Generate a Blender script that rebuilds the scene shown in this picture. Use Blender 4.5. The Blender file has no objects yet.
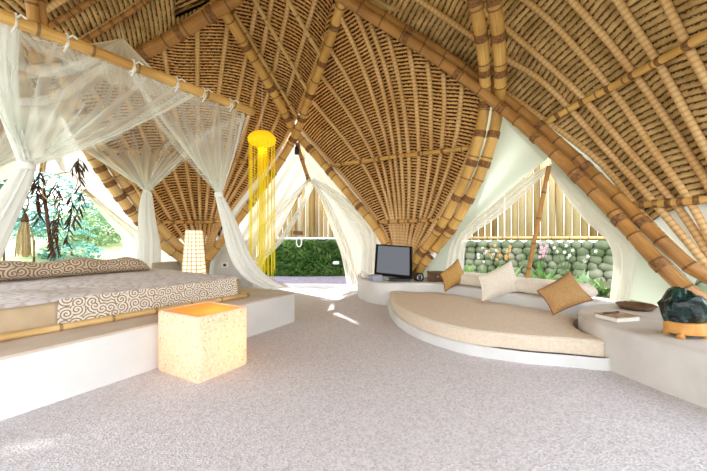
import bpy, math, random
from mathutils import Vector, Matrix
from mathutils.bvhtree import BVHTree
from mathutils.geometry import tessellate_polygon
random.seed(7)
R = random.random
def U(a, b): return a + (b - a) * random.random()
C = bpy.context.scene.collection
F = 334.0; CX = 353.5; HY = 238.0; CH = 1.1
V = Vector
def P(px, py, Y): return V(((px - CX) / F * Y, Y, CH - (py - HY) / F * Y))
def PZ(px, py, z):                      # point seen at px,py that lies at height z
    Y = (CH - z) * F / (py - HY)
    return V(((px - CX) / F * Y, Y, z))
def P2(p): return V((p.x / p.y * F, p.z / p.y * F - CH / p.y * F))
def PP(px, py, a, b, off=0.0):          # point on the vertical plane through ground points a,b pushed outward by off
    d = V((b[0] - a[0], b[1] - a[1])).normalized(); n = V((-d.y, d.x))
    if n.y < 0 and abs(n.y) > .05: n = -n
    k = n.x * a[0] + n.y * a[1] + off
    Y = k / (n.x * (px - CX) / F + n.y)
    return P(px, py, Y)
def catmull(pts, t):                    # t in 0..len-1
    n = len(pts); i = min(int(t), n - 2); f = t - i
    p1, p2 = pts[i], pts[i + 1]
    p0 = pts[i - 1] if i > 0 else p1 * 2 - p2
    p3 = pts[i + 2] if i + 2 < n else p2 * 2 - p1
    return 0.5 * ((2 * p1) + (p2 - p0) * f + (2 * p0 - 5 * p1 + 4 * p2 - p3) * f * f + (3 * p1 - p0 - 3 * p2 + p3) * f ** 3)
def spline(pts, n):
    pts = [V(p) for p in pts]
    return [catmull(pts, i * (len(pts) - 1) / n) for i in range(n + 1)]
def arclen(poly, step=None, n=None):    # resample polyline evenly
    cum = [0]
    for a, b in zip(poly, poly[1:]): cum.append(cum[-1] + (b - a).length)
    L = cum[-1]
    if n is None: n = max(2, int(L / step))
    out = []; j = 0
    for i in range(n + 1):
        s = L * i / n
        while j < len(cum) - 2 and cum[j + 1] < s: j += 1
        d = cum[j + 1] - cum[j]
        out.append(poly[j].lerp(poly[j + 1], (s - cum[j]) / d if d > 1e-9 else 0))
    return out, L

# ------------------------------------------------------------------ materials
def mat(name, col, rough=.6, spec=.3, **k):
    m = bpy.data.materials.new(name); m.use_nodes = True
    b = m.node_tree.nodes['Principled BSDF']
    b.inputs['Base Color'].default_value = (*col, 1); b.inputs['Roughness'].default_value = rough
    b.inputs['Specular IOR Level'].default_value = spec
    return m
class NT:
    def __init__(s, m): s.t = m.node_tree; s.b = s.t.nodes.get('Principled BSDF'); s.out = s.t.nodes['Material Output']
    def n(s, typ, **k):
        x = s.t.nodes.new('ShaderNode' + typ)
        for a, v in k.items():
            if a.startswith('_'): x.inputs[a[1:].replace('_', ' ')].default_value = v
            else: setattr(x, a, v)
        return x
    def l(s, a, b): s.t.links.new(a, b)
    def math(s, op, a, b=None, c=None):
        x = s.n('Math', operation=op)
        for i, v in enumerate((a, b, c)):
            if v is None: continue
            if isinstance(v, (int, float)): x.inputs[i].default_value = v
            else: s.l(v, x.inputs[i])
        return x.outputs[0]
    def ramp(s, fac, stops, interp='LINEAR'):
        x = s.n('ValToRGB'); x.color_ramp.interpolation = interp
        e = x.color_ramp.elements
        while len(e) < len(stops): e.new(.5)
        for i, (p, c) in enumerate(stops): e[i].position = p; e[i].color = (*c, 1) if len(c) == 3 else c
        s.l(fac, x.inputs[0]); return x.outputs[0]
    def mix(s, fac, a, b, mode='MIX'):
        x = s.n('MixRGB', blend_type=mode)
        for i, v in enumerate((fac, a, b)):
            if isinstance(v, (int, float)): x.inputs[i].default_value = v
            elif isinstance(v, tuple): x.inputs[i].default_value = (*v, 1)
            else: s.l(v, x.inputs[i])
        return x.outputs[0]
    def noise(s, vec, scale, detail=3, rough=.5, out=0):
        x = s.n('TexNoise', _Scale=scale, _Detail=detail, _Roughness=rough)
        if vec is not None: s.l(vec, x.inputs['Vector'])
        return x.outputs[out]
    def bump(s, h, strength=.3, dist=.01):
        x = s.n('Bump', _Strength=strength, _Distance=dist); s.l(h, x.inputs['Height']); s.l(x.outputs[0], s.b.inputs['Normal'])
    def mapping(s, vec, scale):
        x = s.n('Mapping'); s.l(vec, x.inputs[0]); x.inputs['Scale'].default_value = scale; return x.outputs[0]
def noisy(name, c1, c2, scale=8, rough=.6, bump=.0, bscale=None, detail=4, coord='Object', spec=.3):
    m = mat(name, c1, rough, spec); t = NT(m)
    tc = t.n('TexCoord').outputs[coord]
    f = t.noise(tc, scale, detail)
    t.l(t.ramp(f, [(.35, c1), (.65, c2)]), t.b.inputs['Base Color'])
    if bump: t.bump(t.noise(tc, bscale or scale * 4, 3), bump, .01)
    return m
def bamboo_mat(name, light, dark, node_dark, ring=.35, rs=.75):
    m = mat(name, light, .42, .4); t = NT(m)
    uv = t.n('TexCoord').outputs['UV']; ob = t.n('TexCoord').outputs['Object']
    sp = t.n('SeparateXYZ'); t.l(uv, sp.inputs[0])
    n1 = t.noise(t.mapping(uv, (9, 1.2, 1)), 3.0, 4)
    n2 = t.noise(ob, 2.2, 3)
    f = t.math('MULTIPLY_ADD', n2, .6, t.math('MULTIPLY', n1, .5))
    base = t.ramp(f, [(.38, dark), (.72, light)])
    fr = t.math('FRACT', t.math('DIVIDE', sp.outputs['Y'], ring))
    d = t.math('ABSOLUTE', t.math('SUBTRACT', fr, .5))
    msk = t.math('GREATER_THAN', d, .5 - .011 / ring)
    t.l(t.mix(t.math('MULTIPLY', msk, rs), base, node_dark), t.b.inputs['Base Color'])
    t.bump(n1, .25, .004)
    return m
M = {}
M['bamboo'] = bamboo_mat('bamboo_gold', (.80, .51, .16), (.46, .24, .06), (.13, .06, .02))
M['bamboo_pale'] = bamboo_mat('bamboo_pale', (.78, .56, .26), (.52, .32, .11), (.2, .11, .04))
M['bamboo_dark'] = bamboo_mat('bamboo_amber', (.54, .28, .08), (.30, .135, .035), (.09, .04, .015))
M['bamboo_green'] = bamboo_mat('bamboo_olive', (.50, .42, .14), (.33, .24, .07), (.13, .08, .03))
M['rib'] = bamboo_mat('split_bamboo_rib', (.86, .60, .30), (.64, .38, .14), (.34, .19, .08), ring=.06, rs=.38)
M['lash'] = noisy('rattan_lashing', (.34, .17, .065), (.17, .075, .03), 30, .7, .5)
def thatch_mat(name, la, lb, g0, g1, dark, step=.056):
    m = mat(name, (.5, .3, .1), .85, .1); t = NT(m)
    uv = t.n('TexCoord').outputs['UV']; ob = t.n('TexCoord').outputs['Object']
    sp = t.n('SeparateXYZ'); t.l(uv, sp.inputs[0])
    fine = t.noise(ob, 26, 4, .65)
    big = t.noise(ob, 5.0 if 'leafy' in name else 1.4, 4)
    y = t.math('ADD', t.math('DIVIDE', sp.outputs['Y'], step), t.math('MULTIPLY', t.math('SUBTRACT', fine, .5), .75))
    fr = t.math('FRACT', y)
    tri = t.math('MULTIPLY', t.math('ABSOLUTE', t.math('SUBTRACT', fr, .5)), 2)      # 0 mid lath .. 1 gap
    f = t.math('ADD', tri, t.math('MULTIPLY', t.math('SUBTRACT', fine, .5), .9))
    lath = t.ramp(big, [(.35, la), (.65, lb)])
    col = t.mix(t.ramp(f, [(g0, (0, 0, 0)), (g1, (1, 1, 1))]), lath, dark)
    t.l(col, t.b.inputs['Base Color'])
    t.bump(t.math('SUBTRACT', 1.0, f), .6, .015)
    return m
M['thatch'] = thatch_mat('thatch_rows', (.72,.41,.15), (.88,.57,.24), .40, .62, (.08,.028,.010))
M['thatch_leafy'] = thatch_mat('leafy_thatch', (.42,.27,.11), (.74,.52,.24), .58, .90, (.07,.035,.012), .078)
def floor_mat():
    m = mat('washed_pebble_floor', (.6, .6, .62), .75, .2); t = NT(m)
    ob = t.n('TexCoord').outputs['Object']
    v = t.n('TexVoronoi', _Scale=85.0); t.l(ob, v.inputs['Vector'])
    big = t.noise(ob, .8, 3)
    c = t.ramp(v.outputs['Color'], [(.1, (.52, .50, .54)), (.5, (.69, .68, .72)), (.9, (.82, .81, .85))])
    c = t.mix(t.math('MULTIPLY', big, .35), c, (.56, .53, .53))
    t.l(c, t.b.inputs['Base Color'])
    t.bump(v.outputs['Distance'], .5, .008)
    return m
M['floor'] = floor_mat()
M['plaster'] = noisy('white_lime_plaster', (.62, .62, .61), (.70, .70, .69), 2.5, .6, .15, 20)
M['tan_top'] = noisy('tan_platform_top', (.50, .41, .32), (.60, .51, .42), 3, .5, .1, 20)  # tan colour for the thin slab over the white platform base
M['plaster_shade'] = noisy('shaded_lime_plaster', (.50, .47, .43), (.60, .57, .53), 3, .55, .15, 16)  # white plaster darkened, the bench's away-facing shade put into its colour
def cloth(name, col, trans=.35, alpha=1.0, warp=True, gather=None):
    m = mat(name, col, .9, .05); t = NT(m)
    ob = t.n('TexCoord').outputs['Object']
    b = t.n('BsdfDiffuse'); b.inputs[0].default_value = (*col, 1)
    tr = t.n('BsdfTranslucent'); tr.inputs[0].default_value = (*col, 1)
    mx = t.n('MixShader', _Fac=trans); t.l(b.outputs[0], mx.inputs[1]); t.l(tr.outputs[0], mx.inputs[2])
    res = mx.outputs[0]
    if alpha < 1 or gather:
        tp = t.n('BsdfTransparent')
        m2 = t.n('MixShader', _Fac=alpha)
        if gather:
            uv = t.n('TexCoord').outputs['UV']; sp = t.n('SeparateXYZ'); t.l(uv, sp.inputs[0])
            v2 = t.math('POWER', sp.outputs['Y'], 2.0)
            wv = t.noise(t.mapping(uv, (26, .8, 1)), 1.0, 2)
            f = t.math('ADD', t.math('MULTIPLY_ADD', v2, gather - alpha, alpha), t.math('MULTIPLY', t.math('SUBTRACT', wv, .45), .55))
            hem = t.math('GREATER_THAN', t.math('ABSOLUTE', t.math('SUBTRACT', sp.outputs['X'], .5)), .465)
            f = t.math('MULTIPLY_ADD', hem, .38, f)
            f.node.use_clamp = True
            t.l(f, m2.inputs[0])
        t.l(tp.outputs[0], m2.inputs[1]); t.l(res, m2.inputs[2]); res = m2.outputs[0]
    t.l(res, t.out.inputs['Surface'])
    return m
M['canvas'] = cloth('white_canvas', (.78, .78, .74), .3)
M['canvas_green'] = cloth('pale_green_canvas', (.66, .73, .64), .3)
M['curtain'] = cloth('sheer_curtain', (.92, .92, .87), .5, .8)
M['net'] = cloth('mosquito_netting', (.88, .91, .86), .4, .20, gather=.72)
M['net_fold'] = cloth('folded_netting', (.88, .91, .87), .4, .2)
M['net_gather'] = cloth('gathered_netting', (.92, .93, .90), .4, .93)
M['linen'] = noisy('beige_linen', (.64, .54, .42), (.72, .62, .50), 40, .9, .2, 200)
M['linen_side'] = noisy('grey_beige_linen', (.58, .52, .42), (.65, .59, .48), 40, .9, .2, 200)
M['cream'] = noisy('cream_fabric', (.66, .60, .50), (.76, .70, .61), 60, .9, .2, 240)
M['gold_fabric'] = noisy('ochre_woven_fabric', (.42, .24, .07), (.54, .33, .11), 70, .85, .3, 260)
M['brown_fabric'] = noisy('brown_woven_fabric', (.34, .19, .07), (.45, .27, .11), 70, .85, .3, 260)
M['maroon'] = mat('maroon_piping', (.22, .05, .03), .7)
M['pink'] = mat('dusty_pink_tassel', (.55, .30, .25), .8)
M['sheet'] = noisy('tan_bed_sheet', (.46, .35, .22), (.52, .40, .26), 6, .85, .15, 30)
def scroll(name, bg, fg, scale=7.0, thresh=.30, bgn=None):
    m = mat(name, bg, .85, .1); t = NT(m)
    uv = t.n('TexCoord').outputs['UV']
    mp = t.mapping(uv, (scale, scale, scale))
    v = t.n('TexVoronoi', voronoi_dimensions='2D', _Scale=1.0, _Randomness=.75); t.l(mp, v.inputs['Vector'])
    sub = t.n('VectorMath', operation='SUBTRACT'); t.l(mp, sub.inputs[0]); t.l(v.outputs['Position'], sub.inputs[1])
    sp = t.n('SeparateXYZ'); t.l(sub.outputs[0], sp.inputs[0])
    cs = t.n('SeparateColor'); t.l(v.outputs['Color'], cs.inputs[0])
    sg = t.math('SIGN', t.math('SUBTRACT', cs.outputs[0], .5))
    th = t.math('DIVIDE', t.math('ARCTAN2', t.math('MULTIPLY', sp.outputs['Y'], sg), sp.outputs['X']), 2 * math.pi)
    r = v.outputs['Distance']
    s = t.math('FRACT', t.math('ADD', t.math('ADD', th, t.math('MULTIPLY', r, 3.6)), cs.outputs[1]))
    nz = t.noise(mp, 3.5, 2)
    line = t.math('LESS_THAN', t.math('ADD', s, t.math('MULTIPLY', t.math('SUBTRACT', nz, .5), .45)), thresh)
    t.l(t.mix(line, bg, fg), t.b.inputs['Base Color'])
    return m
M['scroll'] = scroll('scroll_print_cotton', (.72, .70, .64), (.30, .19, .10), 12.0, .42)
M['scroll2'] = scroll('dense_scroll_print', (.60, .53, .42), (.27, .16, .08), 8.5, .48)
def quilt():
    m = mat('pale_quilted_cover', (.6, .58, .6), .85, .1); t = NT(m)
    ob = t.n('TexCoord').outputs['Object']
    v = t.n('TexVoronoi', _Scale=9.0, feature='DISTANCE_TO_EDGE'); t.l(ob, v.inputs['Vector'])
    c = t.ramp(v.outputs['Distance'], [(.02, (.54, .49, .45)), (.14, (.70, .67, .66))])
    t.l(c, t.b.inputs['Base Color']); t.bump(v.outputs['Distance'], .8, .02)
    return m
M['quilt'] = quilt()
def lamp_paper():
    m = mat('speckled_lamp_resin', (.9, .7, .45), .7, .1); t = NT(m)
    ob = t.n('TexCoord').outputs['Object']
    f = t.noise(ob, 45, 4, .7)
    v = t.n('TexVoronoi', _Scale=17.0); t.l(ob, v.inputs['Vector'])
    col = t.ramp(f, [(.3, (.74, .58, .44)), (.5, (.90, .80, .66)), (.7, (.93, .89, .82))])
    spk = t.math('LESS_THAN', v.outputs['Distance'], .12)
    col = t.mix(t.math('MULTIPLY', spk, .6), col, (.25, .12, .05))
    d = t.n('BsdfDiffuse'); t.l(col, d.inputs[0])
    tr = t.n('BsdfTranslucent'); t.l(col, tr.inputs[0])
    mx = t.n('MixShader', _Fac=.45); t.l(d.outputs[0], mx.inputs[1]); t.l(tr.outputs[0], mx.inputs[2])
    t.l(mx.outputs[0], t.out.inputs['Surface'])
    return m
M['lamp_paper'] = lamp_paper()
M['lamp_top'] = cloth('orange_lamp_lid', (.95, .50, .16), .6)
def emis(name, col, e, strength):
    m = mat(name, col, .6, .1); b = m.node_tree.nodes['Principled BSDF']
    b.inputs['Emission Color'].default_value = (*e, 1); b.inputs['Emission Strength'].default_value = strength
    return m
M['yellow_cap'] = emis('lit_yellow_shade', (.95, .70, .02), (1, .50, .01), .35)
M['yellow_thread'] = emis('yellow_thread', (.93, .78, .03), (1, .8, .02), .08)
def weave():
    m = mat('woven_lit_shade', (.85, .7, .45), .7, .1); t = NT(m)
    uv = t.n('TexCoord').outputs['UV']
    sp = t.n('SeparateXYZ'); t.l(uv, sp.inputs[0])
    a = t.math('GREATER_THAN', t.math('FRACT', t.math('MULTIPLY', sp.outputs['X'], 14)), .82)
    b = t.math('GREATER_THAN', t.math('FRACT', t.math('MULTIPLY', sp.outputs['Y'], 12)), .82)
    g = t.math('MAXIMUM', a, b)
    c = t.mix(g, (.88, .76, .55), (.35, .2, .08))
    t.l(c, t.b.inputs['Base Color'])
    t.l(c, t.b.inputs['Emission Color']); t.b.inputs['Emission Strength'].default_value = .55
    return m
M['weave'] = weave()
M['black'] = mat('black_plastic', (.012, .012, .014), .3, .5)
M['tv_black'] = mat('matt_black_frame', (.006, .006, .007), .6, .08)
M['screen'] = mat('glossy_tv_screen', (.02, .03, .06), .05, .5)
M['silver'] = mat('silver_plastic', (.45, .47, .52), .35)
M['greybox'] = mat('grey_blue_box', (.32, .34, .42), .5)
M['darkwood'] = noisy('dark_brown_wood', (.09, .045, .02), (.15, .08, .04), 12, .5)
M['redwood'] = noisy('orange_carved_wood', (.50, .22, .05), (.62, .32, .09), 14, .45)
def geode():
    m = mat('dark_green_mineral', (.02, .06, .05), .22, .4); t = NT(m)
    ob = t.n('TexCoord').outputs['Object']
    f = t.noise(ob, 9, 5, .7)
    t.l(t.ramp(f, [(.35, (.003, .005, .008)), (.5, (.005, .018, .018)), (.62, (.012, .06, .045)), (.75, (.01, .015, .06))]), t.b.inputs['Base Color'])
    t.bump(f, .6, .02); return m
M['geode'] = geode()
M['white'] = mat('white_ceramic', (.8, .8, .78), .3)
M['cord'] = mat('white_cord', (.82, .82, .78), .7)
M['straw'] = noisy('dry_straw', (.58, .46, .22), (.72, .62, .36), 40, .9)
M['feather'] = noisy('dark_brown_dried_leaf', (.045, .022, .014), (.10, .05, .03), 12, .75)
M['paper'] = noisy('book_cover', (.45, .35, .22), (.20, .13, .08), 18, .6)
M['page'] = mat('book_pages', (.75, .72, .65), .8)
M['deck'] = noisy('purple_grey_stone_path', (.23, .20, .25), (.34, .30, .36), 10, .7, .3, 30)
def leafm(name, a, b, trans=.3):
    m = mat(name, a, .5, .3); t = NT(m)
    ob = t.n('TexCoord').outputs['Object']
    col = t.ramp(t.noise(ob, 3.0, 5), [(.35, a), (.65, b)])
    d = t.n('BsdfDiffuse'); t.l(col, d.inputs[0]); tr = t.n('BsdfTranslucent'); t.l(col, tr.inputs[0])
    mx = t.n('MixShader', _Fac=trans); t.l(d.outputs[0], mx.inputs[1]); t.l(tr.outputs[0], mx.inputs[2])
    t.l(mx.outputs[0], t.out.inputs['Surface']); return m
M['ivy'] = leafm('ivy_leaf', (.06, .15, .03), (.17, .29, .08))
M['leaf'] = leafm('fresh_green_leaf', (.09, .20, .06), (.26, .38, .14))
M['leaf_blue'] = leafm('blue_green_frond', (.09, .28, .25), (.24, .46, .40))
M['leaf_pale'] = leafm('sunlit_leaf', (.18, .32, .17), (.40, .52, .32))
M['petal_white'] = leafm('white_orchid_petal', (.85, .78, .82), (.9, .85, .85))
M['petal_orange'] = leafm('orange_petal', (.85, .40, .14), (.9, .5, .2))
M['petal_pink'] = leafm('pink_petal', (.80, .42, .62), (.85, .55, .70))
M['stone'] = noisy('mossy_river_stone', (.11, .16, .07), (.36, .37, .27), 1.8, .85, .4, 18)
M['mortar'] = mat('dark_wall_joint', (.07, .09, .05), .9)
M['lawn'] = noisy('sunlit_lawn', (.30, .38, .16), (.52, .54, .32), 2.2, .95, .4, 40)
M['soil'] = noisy('planting_soil', (.12, .13, .06), (.2, .2, .11), 6, .95, .3, 30)
def fence_mat():
    m = mat('weathered_bamboo', (.6, .45, .2), .6, .2); t = NT(m)
    ob = t.n('TexCoord').outputs['Object']
    oi = t.n('ObjectInfo')
    n = t.noise(t.mapping(ob, (6, 6, .8)), 2, 3)
    f = t.math('MULTIPLY_ADD', n, .5, t.math('MULTIPLY', oi.outputs['Random'], .6))
    t.l(t.ramp(f, [(.2, (.26, .17, .07)), (.45, (.50, .35, .15)), (.75, (.66, .53, .29))]), t.b.inputs['Base Color'])
    return m
M['fence'] = fence_mat()

# ------------------------------------------------------------------ mesh building
ORG = {}
class MB:
    def __init__(s): s.v = []; s.f = []; s.uv = []
    def add(s, verts, faces, uvs=None):
        o = len(s.v); s.v += [V(p) for p in verts]
        s.uv += uvs if uvs else [(0, 0)] * len(verts)
        s.f += [tuple(i + o for i in f) for f in faces]; return s
    def grid(s, rows, uvs=None, closed=False):
        nr, nc = len(rows), len(rows[0]); fs = []
        for i in range(nr - 1):
            for j in range(nc if closed else nc - 1):
                a, b = i * nc + j, i * nc + (j + 1) % nc
                fs.append((a, b, b + nc, a + nc))
        s.add([p for r in rows for p in r], fs, [u for r in uvs for u in r] if uvs else None); return s
    def tube(s, pts, r, seg=10, caps=True, vscale=1.0):
        pts = [V(p) for p in pts]; n = len(pts)
        rf = r if callable(r) else (lambda i: r)
        t0 = (pts[1] - pts[0]).normalized()
        a = t0.cross(V((0, 0, 1)) if abs(t0.z) < .9 else V((1, 0, 0))).normalized()
        rows = []; uvs = []; L = 0
        for i, p in enumerate(pts):
            t = (pts[min(i + 1, n - 1)] - pts[max(i - 1, 0)]).normalized()
            a = (a - t * a.dot(t)).normalized(); b = t.cross(a)
            if i: L += (p - pts[i - 1]).length
            rr = rf(i)
            rows.append([p + (a * math.cos(2 * math.pi * k / seg) + b * math.sin(2 * math.pi * k / seg)) * rr for k in range(seg)])
            uvs.append([(k / seg, L * vscale) for k in range(seg)])
        o = len(s.v); s.grid(rows, uvs, True)
        if caps:
            s.f.append(tuple(o + k for k in range(seg))[::-1]); s.f.append(tuple(o + (n - 1) * seg + k for k in range(seg)))
        return s
    def box(s, c, d, rot=0, ax=None):
        m = Matrix.Rotation(rot, 3, 'Z') if ax is None else ax
        vs = [V(c) + m @ V((x * d[0] / 2, y * d[1] / 2, z * d[2] / 2)) for x in (-1, 1) for y in (-1, 1) for z in (-1, 1)]
        return s.add(vs, [(0, 1, 3, 2), (4, 6, 7, 5), (0, 4, 5, 1), (2, 3, 7, 6), (0, 2, 6, 4), (1, 5, 7, 3)])
    def lathe(s, c, prof, seg=24, ax=None):
        m = ax or Matrix.Identity(3)
        rows = [[V(c) + m @ V((r * math.cos(2 * math.pi * k / seg), r * math.sin(2 * math.pi * k / seg), z)) for k in range(seg)] for r, z in prof]
        uvs = [[(k / seg, i / (len(prof) - 1)) for k in range(seg)] for i in range(len(prof))]
        return s.grid(rows, uvs, True)
    def slab(s, outline, z0, z1, bev=.03, steps=3, base_out=0.0):
        pts = [V((p[0], p[1])) for p in outline]; n = len(pts)
        ar = sum(pts[i].x * pts[(i + 1) % n].y - pts[(i + 1) % n].x * pts[i].y for i in range(n))
        if ar < 0: pts.reverse()
        nm = []
        for i in range(n):
            e = (pts[(i + 1) % n] - pts[i - 1]).normalized(); nm.append(V((e.y, -e.x)))
        rings = [(0 + base_out, z0)]
        for k in range(steps + 1):
            an = math.pi / 2 * k / steps
            rings.append((-bev * (1 - math.cos(an)), z1 - bev + bev * math.sin(an)))
        rows = [[V((p.x + q.x * o, p.y + q.y * o, z)) for p, q in zip(pts, nm)] for o, z in rings]
        o = len(s.v); s.grid(rows, [[(p.x, p.y) for p in r] for r in rows], True)
        top = rows[-1]; b = o + (len(rows) - 1) * n
        for t in tessellate_polygon([[V((p.x, p.y, 0)) for p in top]]): s.f.append(tuple(b + i for i in t))
        return s
    def leaf(s, p, d, w, up=V((0, 0, 1)), bend=.25, n=2):
        side = d.cross(up)
        if side.length < 1e-4: side = V((1, 0, 0))
        side = side.normalized() * w; rows = []
        L = d.length; dn = d.normalized(); dr = side.cross(dn).normalized()
        k = n + 1
        vs = [p]; fs = []
        for i in range(1, k):
            t = i / k; c = p + d * t + dr * (-bend * L * t * t); ww = math.sin(math.pi * min(1, t * .9 + .1))
            vs += [c - side * ww, c + side * ww]
        vs.append(p + d + dr * (-bend * L))
        fs.append((0, 2, 1))
        for i in range(n - 1): a = 1 + 2 * i; fs.append((a, a + 1, a + 3, a + 2))
        fs.append((len(vs) - 3, len(vs) - 2, len(vs) - 1))
        return s.add(vs, fs)
    def build(s, name, m, parent=None, loc=None, smooth=True, weld=False):
        me = bpy.data.meshes.new(name)
        if parent is not None: off = ORG[parent.name]
        else: off = V(loc) if loc is not None else V((0, 0, 0))
        me.from_pydata([tuple(p - off) for p in s.v], [], s.f)
        ul = me.uv_layers.new(name='UVMap')
        idx = [0] * len(me.loops); me.loops.foreach_get('vertex_index', idx)
        flat = []
        for i in idx: flat += [s.uv[i][0], s.uv[i][1]]
        ul.data.foreach_set('uv', flat)
        if smooth: me.polygons.foreach_set('use_smooth', [True] * len(me.polygons))
        me.materials.append(m); me.update()
        o = bpy.data.objects.new(name, me); C.objects.link(o)
        if parent is not None:
            o.parent = parent; ORG[o.name] = off
        else:
            o.location = off; ORG[o.name] = off.copy()
        return o
def bevel(o, w=.008, seg=2):
    b = o.modifiers.new('bevel', 'BEVEL'); b.width = w; b.segments = seg; b.limit_method = 'ANGLE'; return o
def tag(o, label, cat, group=None, kind=None):
    o['label'] = label; o['category'] = cat
    if group: o['group'] = group
    if kind: o['kind'] = kind
    return o
def struct(o): o['kind'] = 'structure'; return o
def empty(name, loc, label, cat, group=None):
    o = bpy.data.objects.new(name, None); C.objects.link(o); o.location = loc; o.empty_display_size = .1
    ORG[o.name] = V(loc); tag(o, label, cat, group); return o

def bamboo_mb(pts, r, ring=.35, seg=12):
    poly, L = arclen(spline(pts, 60), n=120)
    n = max(1, int(L / ring))
    ss = [0.0]
    for k in range(1, n + 1):
        s0 = k * ring
        for d in (-.03, -.008, .008, .03):
            if 0 < s0 + d < L: ss.append(s0 + d)
        if s0 + ring / 2 < L: ss.append(s0 + ring / 2)
    ss.append(L); ss = sorted(set(ss))
    out = []; rad = []
    for s in ss:
        f = s / L * 120; i = min(int(f), 119); out.append(poly[i].lerp(poly[i + 1], f - i))
        k = s / ring; near = abs(k - round(k)) * ring
        rad.append(r * (1.10 if (near < .012 and round(k) > 0) else 1.0))
    mb = MB(); mb.tube(out, lambda i: rad[i], seg); return mb, poly, L
def lashing(poly, t, r, w, parent, m=None):
    n = len(poly) - 1; f = t * n; i = min(int(f), n - 1); c = poly[i].lerp(poly[i + 1], f - i)
    d = (poly[min(i + 2, n)] - poly[max(i - 1, 0)]).normalized()
    k = 10; mb = MB()
    mb.tube([c + d * (w * (q / k - .5)) for q in range(k + 1)], lambda q: r * (1.17 if q % 2 else 1.10), 14)
    return mb.build('lashing', m or M['lash'], parent)
def bamboo(pts, r, label, m='bamboo', lashes=(), group=None, name='bamboo_pole', cat='bamboo pole', lw=.09):
    mb, poly, L = bamboo_mb(pts, r)
    o = mb.build(name, M[m], loc=poly[0]); tag(o, label, cat, group)
    for t in lashes: lashing(poly, t, r, lw, o)
    return o, poly

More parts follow.
